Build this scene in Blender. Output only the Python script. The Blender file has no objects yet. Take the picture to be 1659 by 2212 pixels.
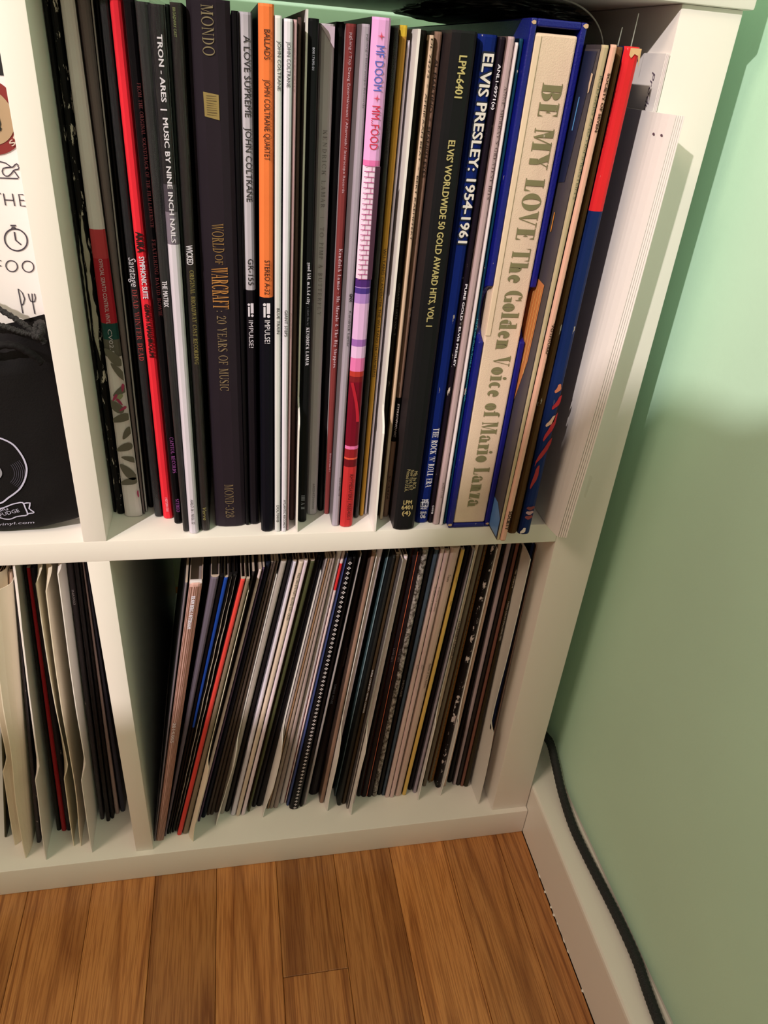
import bpy, bmesh, math, random
from mathutils import Vector, Matrix, noise
random.seed(7)
C = bpy.context.scene.collection
SC = bpy.context.scene
R = math.radians

# ------------------------------------------------------------------ camera, light, exposure
cam_d = bpy.data.cameras.new('camera'); cam = bpy.data.objects.new('camera', cam_d); C.objects.link(cam)
cam_d.sensor_fit = 'HORIZONTAL'; cam_d.sensor_width = 36.0; cam_d.lens = 36.0*1591.1/1659.0
cam_d.clip_start = 0.02; cam_d.clip_end = 30
RT = (0.98115936, -0.17876263, 0.07328192); DN = (-0.03313026, -0.52936463, -0.84774729); FW = (0.1903384, 0.82934734, -0.52531351)
m = Matrix(((RT[0], -DN[0], -FW[0], 0.0920), (RT[1], -DN[1], -FW[1], -0.4464), (RT[2], -DN[2], -FW[2], 0.2990), (0, 0, 0, 1)))
cam.matrix_world = m
SC.camera = cam
SC.view_settings.view_transform = 'Standard'; SC.view_settings.look = 'None'
SC.view_settings.gamma = 1.0; SC.view_settings.use_curve_mapping = False
SC.view_settings.exposure = 0.16
w = bpy.data.worlds.new('world'); SC.world = w; w.use_nodes = True
w.node_tree.nodes['Background'].inputs[0].default_value = (1.0, 0.79, 0.60, 1)
w.node_tree.nodes['Background'].inputs[1].default_value = 0.42
# the room's lamp: a bulb to the left of and behind the camera
ld = bpy.data.lights.new('room_lamp', 'POINT'); ld.energy = 330.0; ld.color = (1.0, 0.885, 0.825); ld.shadow_soft_size = 0.032
lo = bpy.data.objects.new('room_lamp', ld); lo.location = (-1.72, -2.0, 1.86); C.objects.link(lo)

# the room's broad ceiling fixture, up to the left
ad = bpy.data.lights.new('ceiling_fixture', 'AREA'); ad.energy = 19.0; ad.color = (1.0, 0.78, 0.56); ad.size = .6
ao = bpy.data.objects.new('ceiling_fixture', ad); ao.location = (-1.4, -1.05, 1.95); C.objects.link(ao)
ao.rotation_euler = (Vector((.1, 0, -.2))-Vector(ao.location)).to_track_quat('-Z', 'Y').to_euler()

# ------------------------------------------------------------------ materials
def lin(c): return tuple((v/255/12.92 if v/255 <= .04045 else ((v/255+.055)/1.055)**2.4) for v in c)
WREF = lin((247, 240, 210)); KW = (.86, .83, .80)
def alb(c, k=.84):
    l = lin(c); return tuple(min(.9, q*a/b) for a, b, q in zip(l, WREF, KW))
MC = {}
def mat(name, c, rough=.5, spec=.5, wear=0., bump=0., bs=300., direct=False, coat=0., kind='', c2=None):
    key = (name, tuple(c), rough, wear, bump, kind)
    if key in MC: return MC[key]
    mt = bpy.data.materials.new(name); mt.use_nodes = True; nt = mt.node_tree; n = nt.nodes; l = nt.links
    b = n['Principled BSDF']; col = c if direct else alb(c)
    b.inputs['Base Color'].default_value = (*col, 1); b.inputs['Roughness'].default_value = rough
    b.inputs['Specular IOR Level'].default_value = spec; b.inputs['Coat Weight'].default_value = coat
    b.inputs['Coat Roughness'].default_value = .12
    tc = n.new('ShaderNodeTexCoord')
    def nz(scale, sc=(1, 1, 1), det=3, rough_=.55):
        mp = n.new('ShaderNodeMapping'); mp.inputs['Scale'].default_value = sc; l.new(tc.outputs['Object'], mp.inputs[0])
        t = n.new('ShaderNodeTexNoise'); t.inputs['Scale'].default_value = scale; t.inputs['Detail'].default_value = det
        t.inputs['Roughness'].default_value = rough_; l.new(mp.outputs[0], t.inputs['Vector']); return t
    def ramp(src, a, bb, c1, c2_):
        r = n.new('ShaderNodeValToRGB'); r.color_ramp.elements[0].position = a; r.color_ramp.elements[1].position = bb
        r.color_ramp.elements[0].color = (*c1, 1); r.color_ramp.elements[1].color = (*c2_, 1); l.new(src, r.inputs[0]); return r
    base = None
    if not kind and not direct:                                     # slight tonal unevenness of printed card
        t = nz(35, (1, 1, .25)); lo_ = tuple(v*.88 for v in col); hi_ = tuple(min(1, v*1.1) for v in col)
        base = ramp(t.outputs['Fac'], .3, .7, lo_, hi_).outputs[0]
    if wear > 0:
        t = nz(230, (1.3, 1, .35), 4, .65)
        r = ramp(t.outputs['Fac'], .70-.13*wear, .72-.13*wear, (0, 0, 0), (1, 1, 1))
        mx = n.new('ShaderNodeMixRGB'); l.new(r.outputs[0], mx.inputs[0])
        if base: l.new(base, mx.inputs[1])
        else: mx.inputs[1].default_value = (*col, 1)
        mx.inputs[2].default_value = (*alb((205, 190, 160)), 1); base = mx.outputs[0]
    if kind == 'mottle':
        t = nz(260, (1, 1, .8), 5, .75)
        base = ramp(t.outputs['Fac'], .42, .6, alb((60, 50, 38)), alb((190, 178, 155))).outputs[0]
    if kind == 'blossom':
        t = nz(120, (1, 1, .7), 4, .7)
        base = ramp(t.outputs['Fac'], .535, .57, alb((24, 20, 20)), alb((215, 200, 180))).outputs[0]
    if kind == 'wall':
        t = nz(6); base = ramp(t.outputs['Fac'], .3, .7, tuple(v*.97 for v in col), tuple(v*1.02 for v in col)).outputs[0]
    if base: l.new(base, b.inputs['Base Color'])
    if bump > 0:
        t = nz(bs); bp = n.new('ShaderNodeBump'); bp.inputs['Strength'].default_value = bump; bp.inputs['Distance'].default_value = .001
        l.new(t.outputs['Fac'], bp.inputs['Height']); l.new(bp.outputs[0], b.inputs['Normal'])
    MC[key] = mt; return mt

M_WHITE = mat('white_melamine', (.87, .825, .79), .42, direct=True, bump=.02, bs=900)
M_WALL = mat('green_wall_paint', (.565, .84, .665), .62, direct=True, bump=.12, bs=260, kind='wall')
M_BASE = mat('white_gloss_paint', (.84, .82, .78), .28, direct=True, bump=.05, bs=120)
M_SUB = mat('subfloor_dark', (.03, .016, .008), .8, direct=True)
M_PAPER = mat('white_paper', (.86, .82, .81), .7, direct=True, bump=.08, bs=200)
M_CREAMP = mat('cream_paper', (.80, .72, .58), .7, direct=True, bump=.08, bs=200)

def plastic():
    mt = bpy.data.materials.new('clear_plastic'); mt.use_nodes = True; nt = mt.node_tree; n = nt.nodes; l = nt.links
    n.remove(n['Principled BSDF']); out = n['Material Output']
    tr = n.new('ShaderNodeBsdfTransparent'); gl = n.new('ShaderNodeBsdfGlossy'); gl.inputs['Roughness'].default_value = .18
    tr.inputs[0].default_value = (.93, .93, .92, 1)
    df = n.new('ShaderNodeBsdfDiffuse'); df.inputs[0].default_value = (.8, .8, .78, 1)
    m1 = n.new('ShaderNodeMixShader'); m2 = n.new('ShaderNodeMixShader')
    tc = n.new('ShaderNodeTexCoord'); mp = n.new('ShaderNodeMapping'); mp.inputs['Scale'].default_value = (3, 1, .35)
    t = n.new('ShaderNodeTexNoise'); t.inputs['Scale'].default_value = 130; t.inputs['Detail'].default_value = 3
    l.new(tc.outputs['Object'], mp.inputs[0]); l.new(mp.outputs[0], t.inputs['Vector'])
    bp = n.new('ShaderNodeBump'); bp.inputs['Strength'].default_value = .9; bp.inputs['Distance'].default_value = .002
    l.new(t.outputs['Fac'], bp.inputs['Height']); l.new(bp.outputs[0], gl.inputs['Normal'])
    lw = n.new('ShaderNodeLayerWeight'); lw.inputs[0].default_value = .3
    mq = n.new('ShaderNodeMath'); mq.operation = 'MULTIPLY'; mq.inputs[1].default_value = .10; l.new(lw.outputs['Facing'], mq.inputs[0]); ma = n.new('ShaderNodeMath'); ma.operation = 'ADD'; ma.inputs[1].default_value = .02; l.new(mq.outputs[0], ma.inputs[0]); l.new(ma.outputs[0], m1.inputs[0]); l.new(tr.outputs[0], m1.inputs[1]); l.new(gl.outputs[0], m1.inputs[2])
    m2.inputs[0].default_value = .012; l.new(m1.outputs[0], m2.inputs[1]); l.new(df.outputs[0], m2.inputs[2]); l.new(m2.outputs[0], out.inputs[0])
    return mt
M_PLAS = plastic()

# ------------------------------------------------------------------ object helpers
def meshobj(name, verts, faces, mats, parent=None, loc=(0, 0, 0), fm=None, smooth=False):
    me = bpy.data.meshes.new(name); me.from_pydata([tuple(v) for v in verts], [], faces)
    for mm in (mats if isinstance(mats, (list, tuple)) else [mats]): me.materials.append(mm)
    if fm: me.polygons.foreach_set('material_index', fm)
    if smooth: me.polygons.foreach_set('use_smooth', [True]*len(me.polygons))
    me.update(); o = bpy.data.objects.new(name, me); o.location = loc; C.objects.link(o)
    if parent: o.parent = parent
    return o
def tag(o, label=None, cat=None, group=None, kind=None):
    for k, v in (('label', label), ('category', cat), ('group', group), ('kind', kind)):
        if v: o[k] = v
    return o
def thing(name, loc, label, cat, group=None):
    o = bpy.data.objects.new(name, None); o.location = loc; o.empty_display_size = .01; C.objects.link(o)
    return tag(o, label, cat, group)
def bevel_box(name, lo, hi, mt, parent=None, bev=.0012, seg=2, origin=None):
    bm = bmesh.new(); bmesh.ops.create_cube(bm, size=1)
    o0 = Vector(origin) if origin else Vector(((lo[0]+hi[0])/2, (lo[1]+hi[1])/2, lo[2]))
    for v in bm.verts: v.co = Vector([lo[i]+(v.co[i]+.5)*(hi[i]-lo[i]) for i in range(3)])-o0
    if bev: bmesh.ops.bevel(bm, geom=bm.edges[:], offset=bev, segments=seg, affect='EDGES', profile=.6)
    me = bpy.data.meshes.new(name); bm.to_mesh(me); bm.free(); me.materials.append(mt)
    if bev:
        me.polygons.foreach_set('use_smooth', [True]*len(me.polygons))
        try: me.set_sharp_from_angle(angle=R(35))
        except Exception: pass
    ob = bpy.data.objects.new(name, me); ob.location = o0-(Vector(parent.location) if parent else Vector()); C.objects.link(ob)
    if parent: ob.parent = parent
    return ob

# ------------------------------------------------------------------ lettering
FC = {}
def sans(s, bold=0.):
    key = (s, bold)
    if key in FC: return FC[key]
    def conv(t):
        cu = bpy.data.curves.new('t', 'FONT'); cu.body = t; cu.resolution_u = 2; cu.offset = bold; cu.fill_mode = 'FRONT'
        ob = bpy.data.objects.new('t', cu); me = bpy.data.meshes.new_from_object(ob)
        v = [(p.co.x, p.co.y) for p in me.vertices]; f = [tuple(p.vertices) for p in me.polygons]
        bpy.data.objects.remove(ob); bpy.data.curves.remove(cu); bpy.data.meshes.remove(me); return v, f
    if 'H' not in FC: vv, _ = conv('H'); FC['H'] = (min(p[1] for p in vv), max(p[1] for p in vv))
    v, f = conv(s); y0, y1 = FC['H']
    x0 = min(p[0] for p in v); x1 = max(p[0] for p in v)
    out = ([((p[0]-x0)/(x1-x0), (p[1]-y0)/(y1-y0), 0.) for p in v], f, (x1-x0)/(y1-y0))
    FC[key] = out; return out

# a fat-face serif alphabet drawn from stems, hairlines, bowls and slab serifs
def didone(s, T=.2, sp=.12):
    t = .045; hs = .045; V = []; F = []; X = [0.]
    def poly(*p):
        b = len(V); V.extend([(X[0]+q[0], q[1], len(F) % 9*.00002) for q in p]); F.append(tuple(range(b, b+len(p))))
    def rc(x0, y0, x1, y1): poly((x0, y0), (x1, y0), (x1, y1), (x0, y1))
    def st(x, y0=0., y1=1., w=T, b=1, u=1):
        rc(x, y0, x+w, y1)
        if b: rc(x-.09, y0, x+w+.09, y0+hs)
        if u: rc(x-.09, y1-hs, x+w+.09, y1)
    def dg(x0, y0, x1, y1, w): poly((x0, y0), (x0+w, y0), (x1+w, y1), (x1, y1))
    def arc(cx, cy, rx, ry, a0, a1, th=T, tn=t, n=14):
        b = len(V); dd = len(F) % 9*.00002
        for i in range(n+1):
            a = R(a0+(a1-a0)*i/n)
            V.append((X[0]+cx+rx*math.cos(a), cy+ry*math.sin(a), dd))
            V.append((X[0]+cx+(rx-th)*math.cos(a), cy+(ry-tn)*math.sin(a), dd))
        for i in range(n): F.append((b+2*i, b+2*i+2, b+2*i+3, b+2*i+1))
    h = .66
    def g(c):
        if c == 'A': dg(.02, 0, .3, 1, t); dg(.62-T*.0, 0, .3, 1, T) if 0 else poly((.56, 0), (.56+T, 0), (.34+T*.55, 1), (.30, 1)); rc(.13, .3, .62, .3+t); rc(-.05, 0, .16, hs); rc(.48, 0, .64+T, hs); return .62+T
        if c == 'B': st(.09); arc(.09+T, .76, .36, .24, -90, 90); arc(.09+T, .27, .42, .27, -90, 90); return .54+T
        if c == 'C': arc(.45, .5, .42, .52, 40, 320); rc(.72, .66, .78, 1.0); return .84
        if c == 'D': st(.09); arc(.09+T, .5, .48, .5, -90, 90); return .62+T
        if c == 'E': st(.09); rc(.09, 0, .66, t); rc(.09, 1-t, .62, 1); rc(.09, .49, .48, .49+t); poly((.66, 0), (.66, .3), (.56, 0)); poly((.62, 1), (.62, .72), (.52, 1)); poly((.48, .36), (.48, .66), (.40, .51)); return .72
        if c == 'F': st(.09); rc(.09, 1-t, .62, 1); rc(.09, .49, .48, .49+t); poly((.62, 1), (.62, .72), (.52, 1)); poly((.48, .36), (.48, .66), (.40, .51)); return .66
        if c == 'G': arc(.45, .5, .42, .52, 40, 300); rc(.72, .66, .78, 1.0); rc(.62, 0, .62+T*.9, .42); rc(.52, .42-hs, .9, .42); return .92
        if c == 'H': st(.09); st(.55); rc(.2, .48, .6, .48+t); return .64+T
        if c == 'I': st(.09); return .18+T
        if c == 'J': rc(.22, .2, .22+T, 1); rc(.12, 1-hs, .32+T, 1); arc(.22+T-.26, .2, .26, .22, 180, 360); return .3+T
        if c == 'K': st(.09); dg(.26, .38, .66, 1, t); poly((.36, .55), (.52, .68), (.62+T, 0), (.60, 0)); rc(.5, 0, .72+T, hs); rc(.54, 1-hs, .86, 1); return .68+T
        if c == 'L': st(.09); rc(.09, 0, .66, t); poly((.66, 0), (.66, .36), (.55, 0)); return .72
        if c == 'M': st(.09, w=t*1.2); dg(.40, 0, .10, 1, T) if 0 else poly((.42, 0), (.46, 0), (.14+T, 1), (.10, 1)); dg(.42, 0, .76, 1, t); st(.76); return .85+T
        if c == 'N': st(.09, w=t*1.2); poly((.66, 0), (.70, 0), (.12+T, 1), (.09, 1)); rc(.66, 0, .66+t*1.2, 1); rc(.57, 1-hs, .8, 1); return .84
        if c == 'O' or c == '0': w_ = .46 if c == 'O' else .32; arc(w_, .5, w_, .52, 0, 360, n=28); return 2*w_
        if c == 'P': st(.09); arc(.09+T, .74, .38, .26, -90, 90); return .5+T
        if c == 'Q': arc(.46, .5, .46, .52, 0, 360, n=28); dg(.8, -.2, .45, .1, .16); return .92
        if c == 'R': st(.09); arc(.09+T, .74, .38, .26, -90, 90); poly((.3, .5), (.5, .5), (.62+T*.6, 0), (.62, 0)) if 0 else poly((.32, .5), (.32+T, .5), (.56+T, 0), (.56, 0)); rc(.5, 0, .66+T, hs); return .6+T
        if c == 'S' or c == 's':
            H = 1. if c == 'S' else h; arc(.3, H*.74, .28, H*.27, 30, 250, T*.75); arc(.3, H*.27, .3, H*.28, -150, 70, T*.75); poly((.08, H*.62), (.2, H*.74), (.56, H*.38), (.44, H*.26)); return .62
        if c == 'T': st(.3, u=0); rc(.02, 1-t, .6+T, 1); poly((.02, 1), (.02, .7), (.1, 1)); poly((.6+T, 1), (.6+T, .7), (.52+T, 1)); return .62+T
        if c == 'U': rc(.09, .3, .09+T, 1); rc(0, 1-hs, .18+T, 1); rc(.7, .3, .7+t, 1); rc(.6, 1-hs, .84, 1); arc(.09+.33, .3, .33, .32, 180, 360, T, t); return .84
        if c == 'V' or c == 'v': H = 1. if c == 'V' else h; poly((.36, 0), (.40, 0), (.06+T, H), (.02, H)); dg(.38, 0, .70, H, t); rc(-.04, H-hs, .16+T, H); rc(.58, H-hs, .86, H); return .84
        if c == 'W' or c == 'w':
            H = 1. if c == 'W' else h; poly((.28, 0), (.32, 0), (.02+T, H), (-.02, H)); dg(.30, 0, .52, H, t); poly((.68, 0), (.72, 0), (.44+T, H), (.42, H)); dg(.70, 0, .96, H, t); rc(-.08, H-hs, .1+T, H); rc(.86, H-hs, 1.1, H); return 1.05
        if c == 'X': poly((.6, 0), (.6+T, 0), (.06+T, 1), (.04, 1)); dg(.06, 0, .66, 1, t); return .66+T
        if c == 'Y' or c == 'y':
            H = 1. if c == 'Y' else h; o_ = 0 if c == 'Y' else -.3; rc(.3, o_, .3+T, H*.45); poly((.3, H*.5), (.3+T, H*.4), (.1+T, H), (.02, H)); dg(.42, H*.42, .68, H, t); rc(-.04, H-hs, .2+T, H); rc(.56, H-hs, .84, H); return .8
        if c == 'Z' or c == 'z': H = 1. if c == 'Z' else h; rc(.05, 0, .6, t); rc(.05, H-t, .6, H); poly((.05, 0), (.05+T*1.2, 0), (.6, H), (.6-T*1.2, H)); poly((.6, 0), (.6, .25), (.52, 0)); poly((.05, H), (.05, H-.25), (.13, H)); return .64
        if c == '1': st(.14, u=0); dg(.02, .76, .14, 1, t); return .3+T
        if c == '2': arc(.3, .72, .28, .28, -20, 180); dg(.04, .0, .40, .6, .1); rc(.03, 0, .6, .12); return .62
        if c == '3': arc(.28, .75, .27, .25, -90, 160); arc(.28, .27, .3, .27, -160, 90); return .6
        if c == '8': arc(.3, .75, .26, .25, 0, 360, n=20); arc(.3, .27, .3, .27, 0, 360, n=20); return .62
        if c == 'a': arc(.3, h-.22, .24, .22, 20, 180, T*.6); rc(.36, 0, .36+T, h-.18); arc(.24, .2, .22, .21, 90, 330, T*.8); rc(.36, 0, .44+T, hs); return .46+T
        if c == 'b': rc(.09, 0, .09+T, 1); rc(0, 1-hs, .2, 1); arc(.34, h/2, .3, h/2+.01, -120, 120); return .7
        if c == 'c': arc(.32, h/2, .3, h/2+.01, 50, 320); return .62
        if c == 'd': rc(.42, 0, .42+T, 1); rc(.3, 1-hs, .5, 1); rc(.42, 0, .52+T, hs); arc(.32, h/2, .3, h/2+.01, 60, 300); return .52+T
        if c == 'e': arc(.32, h/2, .3, h/2+.01, 10, 320); rc(.1, h*.5, .6, h*.5+t); return .64
        if c == 'f': rc(.12, 0, .12+T, .8); rc(0, h-hs, .44, h); arc(.38, .78, .26, .22, 40, 180, T, t); rc(.03, 0, .2+T, hs); return .46
        if c == 'g': arc(.3, h*.62, .26, h*.38, 0, 360, T*.8, n=18); arc(.3, -.1, .3, .16, 0, 360, T*.5, n=18); return .62
        if c == 'h' or c == 'n':
            H = 1. if c == 'h' else h; rc(.09, 0, .09+T, H); rc(0, 0, .18+T, hs); rc(0, H-hs, .2, H); rc(.42, 0, .42+T, h*.62); rc(.33, 0, .51+T, hs); arc(.42+T-.26, h*.6, .26, h*.41, 0, 150, T, t); return .54+T
        if c == 'i': rc(.09, 0, .09+T, h); rc(0, 0, .18+T, hs); rc(0, h-hs, .2, h); arc(.09+T/2, .87, .12, .11, 0, 360, .12, .11, 12); return .18+T
        if c == 'k': rc(.09, 0, .09+T, 1); rc(0, 0, .18+T, hs); rc(0, 1-hs, .2, 1); dg(.26, .25, .5, h, t); poly((.34, .4), (.44, .5), (.5+T, 0), (.46, 0)); return .54+T
        if c == 'l': rc(.09, 0, .09+T, 1); rc(0, 0, .18+T, hs); rc(0, 1-hs, .2, 1); return .18+T
        if c == 'm':
            rc(.09, 0, .09+T, h); rc(0, 0, .18+T, hs)
            for q in (.42, .78): rc(q, 0, q+T, h*.62); rc(q-.06, 0, q+.06+T, hs); arc(q+T-.22, h*.6, .22, h*.41, 0, 150, T, t)
            return .88+T
        if c == 'o': arc(.32, h/2, .32, h/2+.02, 0, 360, n=22); return .64
        if c == 'p': rc(.09, -.3, .09+T, h); rc(0, h-hs, .2, h); arc(.36, h/2, .3, h/2+.01, -120, 120); return .68
        if c == 'r': rc(.09, 0, .09+T, h); rc(0, 0, .2+T, hs); rc(0, h-hs, .2, h); arc(.4, h-.14, .12, .13, 0, 360, .12, .13, 12); dg(.2, h-.2, .36, h-.04, t*1.4); return .5
        if c == 't': rc(.12, .05, .12+T, .9); rc(0, h-hs, .42, h); arc(.3, .14, .2, .15, 180, 330, T, t); return .44
        if c == 'u': rc(.09, .1, .09+T, h); rc(.42, 0, .42+T, h); rc(0, h-hs, .2, h); arc(.3, .2, .22, .21, 180, 340, T, t); return .54+T
        if c == '.': rc(.03, 0, .17, .14); return .2
        if c == ',': rc(.03, -.12, .15, .14); return .2
        if c == ':': rc(.03, 0, .17, .14); rc(.03, .45, .17, .59); return .2
        if c == "'": rc(.03, .7, .13, 1); return .16
        if c == '-': rc(.03, .36, .35, .46); return .38
        if c == '|': rc(.06, -.1, .12, 1); return .18
        if c == '/': dg(0, 0, .4, 1, .07); return .46
        if c == '&': arc(.32, .28, .3, .3, 0, 360, n=18); arc(.32, .78, .2, .22, 0, 360, T*.7, n=18); dg(.8, 0, .3, .6, .1); return .86
        return .4
    for c in s:
        X[0] += g(c)+sp
    W = X[0]-sp
    return [(p[0]/W, p[1], p[2]) for p in V], F, W
def text_geo(s, style):
    if style in ('d', 'd8', 'dw', 'dL'):
        return didone(s, {'d': .14, 'd8': .2, 'dw': .1, 'dL': .27}[style], {'dw': .35, 'dL': .07}.get(style, .12))
    v, f, a = sans(s)
    if style in ('sb', 'sbb', 'sm'):
        d = {'sb': .045, 'sbb': .11, 'sm': .024}[style]; V = []; F = []
        for dx, dy in ((-d, 0), (d, 0), (0, -d*.6), (0, d*.6), (-d*.7, d*.4), (d*.7, -d*.4)):
            k = len(V); V += [(p[0]+dx/a, p[1]+dy, k/len(v)*.00003) for p in v]; F += [tuple(k+q for q in x) for x in f]
        return V, F, a
    if style == 'i': k = .22/a; v = [((p[0]+k*p[1])/(1+k), p[1], p[2]) for p in v]
    return v, f, a

# ------------------------------------------------------------------ the records
def card_colour_mat(c, wear=0., kind='', gloss=.38): return mat('printed_card', c, gloss, spec=.12, wear=wear, bump=.1, bs=160, kind=kind)
PAPER_IN = mat('inner_paper', (150, 138, 120), .8)
def record(cell, key, y, xs, sp, group, nleft):
    zf = {'U': 0.}.get(cell, FLOOR_LOW)
    xl0, xr0, xl1, xr1 = xs
    xc = (xl0+xr0)/2; dx = ((xl1+xr1)-(xl0+xr0))/2; th = math.atan2(dx, .31)
    H = sp.get('H', .3125 if cell == 'U' else .3135)*math.cos(th); D = sp.get('D', .312)
    rnd = random.Random(key+cell); ph = rnd.random()*6; D += rnd.uniform(-.002, .002)
    if cell != 'U': H -= rnd.uniform(0, .004)
    amp = .0 if sp.get('k') == 'box_set' else .00005
    t0 = xr0-xl0; t1 = xr1-xl1
    lift = max(0, math.sin(abs(th))*t0*.5)*.0
    def fl(z): return xl0+(xl1-xl0)*z/.31-xc+amp*math.sin(z*22+ph)
    def fr(z): return xr0+(xr1-xr0)*z/.31-xc+amp*math.sin(z*22+ph)
    kind = sp.get('k', 'record_album'); cat = sp.get('cat', 'record')
    root = thing(kind, (xc, y, zf+.0003), sp['label'], cat, group)
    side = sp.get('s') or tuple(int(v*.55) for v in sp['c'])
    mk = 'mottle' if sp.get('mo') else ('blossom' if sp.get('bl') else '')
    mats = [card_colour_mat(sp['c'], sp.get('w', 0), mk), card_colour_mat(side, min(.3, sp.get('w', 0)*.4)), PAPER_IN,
            mat('worn_board', (200, 180, 148), .8) if cell != 'U' and sum(sp['c']) > 120 else card_colour_mat(tuple(min(255, int(v*1.05+10)) for v in sp['c']), .3)]
    br = {0., .0012, H-.0012, H}
    for b in sp.get('B', []): br |= {min(max(b[0], 0), H), min(max(b[1], 0), H)}
    for i in range(1, 12): br.add(H*i/12)
    zs = sorted(br); zz = [zs[0]]
    for z in zs[1:]:
        if z-zz[-1] > 1e-5: zz.append(z)
    bmats = {}
    for b in sp.get('B', []):
        bmats[b] = len(mats); mats.append(card_colour_mat(b[2], sp.get('w', 0)))
    V = []; F = []; fm = []
    for z in zz:
        l, r = fl(z), fr(z); t = r-l; b = min(.38*t, .0025)
        ins = .0007 if z in (zz[0], zz[-1]) else 0.
        V += [(l, D, z), (l, b+ins, z), (l+.12*t, .35*b+ins, z), (l+.32*t, ins, z), (r-.32*t, ins, z), (r-.12*t, .35*b+ins, z), (r, b+ins, z), (r, D, z)]
    n = 8
    for i in range(len(zz)-1):
        zm = (zz[i]+zz[i+1])/2; mi = 0
        for b, k in bmats.items():
            if min(b[0], b[1]) <= zm <= max(b[0], b[1]): mi = k
        for j in range(n):
            j2 = (j+1) % n
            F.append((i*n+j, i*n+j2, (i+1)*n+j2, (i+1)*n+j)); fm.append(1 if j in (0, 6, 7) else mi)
    F.append(tuple(range(n))[::-1]); fm.append(1)
    T = (len(zz)-1)*n
    tt = fr(H)-fl(H)
    if tt > .0022:                                                  # the top: two board edges with the sleeve sunk between them
        b0 = len(V); e = min(.0005, tt*.14); l, r = fl(H), fr(H)
        V += [(l+e, D-.001, H), (l+e, .004, H), (r-e, .004, H), (r-e, D-.001, H), (fl(H-.006)+e, D-.001, H-.006), (fl(H-.006)+e, .004, H-.006), (fr(H-.006)-e, .004, H-.006), (fr(H-.006)-e, D-.001, H-.006)]
        a = b0
        F += [(T, T+1, a+1, a), (T+6, T+7, a+3, a+2), (T+1, T+2, T+3, T+4, T+5, T+6, a+2, a+1), (T+7, T, a, a+3)]; fm += [3]*4
        F += [(a, a+1, a+5, a+4), (a+1, a+2, a+6, a+5), (a+2, a+3, a+7, a+6), (a+3, a, a+4, a+7)]; fm += [1]*4
        F.append((a+4, a+5, a+6, a+7)); fm.append(2)
    else:
        F.append(tuple(range(T, T+n))); fm.append(3)
    meshobj('jacket' if kind == 'record_album' else 'box', V, F, mats, root, fm=fm)
    def plot(geo, s0, s1, fc, hf, rgb, off=.00035, name='lettering', grow=0., rough=.5):
        v, f, _ = geo; W = []
        for u, q, dd in v:
            z = s0+(s1-s0)*u; l, r = fl(z), fr(z)
            fx = fc+(q-.5)*hf
            W.append((l+fx*(r-l), -off-.0001-dd, z))
        return meshobj(name, W, [tuple(x) for x in f], mat('print_ink', rgb, rough), root)
    for tx in sp.get('T', []):
        s, s0, s1, rgb, style, fc, hf = tx
        if style == 'sbb':
            v, f, a = text_geo(s, 'sbb'); plot((v, f, a), s0+.0006, s1-.0006, fc-.02, hf*1.12, (10, 16, 40), .0003, 'lettering_outline')  # dark printed outline under the letters
            v, f, a = text_geo(s, 'sb'); plot((v, f, a), s0, s1, fc, hf, rgb, .0005)
        else: plot(text_geo(s, style), s0, s1, fc, hf, rgb)
    for s, z, rgb in sp.get('X', []):
        v, f, a = text_geo(s, 'sb'); l, r = fl(z), fr(z); wd = (r-l)*(.52 if len(s) > 3 else .4); hh = min(.0034, wd/a*1.3)
        if s == 'LIFE':
            cx = (l+r)/2; meshobj('logo_bar', [(cx-wd*.6, -.0004, z-.0022), (cx+wd*.6, -.0004, z-.0022), (cx+wd*.6, -.0004, z+.0022), (cx-wd*.6, -.0004, z+.0022)], [(0, 1, 2, 3)], mat('print_ink', (225, 220, 210), .5), root)
        meshobj('lettering', [((l+r)/2+(p[0]-.5)*wd, -.0006-p[2], z+(p[1]-.5)*hh) for p in v], [tuple(x) for x in f], mat('print_ink', rgb, .5), root)
    if 'logo' in sp:                                                # a small mark of two dots and two bars
        s0, s1 = sp['logo']; L = s0-s1; V = []; F = []
        def q(u0, u1, f0, f1):
            b = len(V)
            for u, ff in ((u0, f0), (u1, f0), (u1, f1), (u0, f1)):
                z = s0-L*u; V.append((fl(z)+ff*(fr(z)-fl(z)), -.0005, z))
            F.append((b, b+1, b+2, b+3))
        def dot(u, ff):
            b = len(V); z = s0-L*u; cx = fl(z)+ff*(fr(z)-fl(z)); rr = .12*(fr(z)-fl(z))
            for i in range(12): V.append((cx+rr*math.cos(i*.5236), -.0005, z+rr*math.sin(i*.5236)))
            F.append(tuple(range(b, b+12)))
        dot(.12, .34); q(.27, .95, .26, .42); q(.02, .72, .5, .76); dot(.88, .64)
        meshobj('logo', V, F, mat('print_ink', (240, 232, 222), .5), root)
    if sp.get('cr'):                                                # the row of crosses
        V = []; F = []; N = 62
        for i in range(N):
            z = H*(.012+.976*i/(N-1)); cx = (fl(z)+fr(z))/2; a = .0015; b_ = .0005
            for p, q_ in ((a, b_), (b_, a)):
                k = len(V); V += [(cx-p, -.0004, z-q_), (cx+p, -.0004, z-q_), (cx+p, -.0004, z+q_), (cx-p, -.0004, z+q_)]; F.append((k, k+1, k+2, k+3))
        meshobj('cross_pattern', V, F, mat('print_ink', (232, 222, 205), .5), root)
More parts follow.
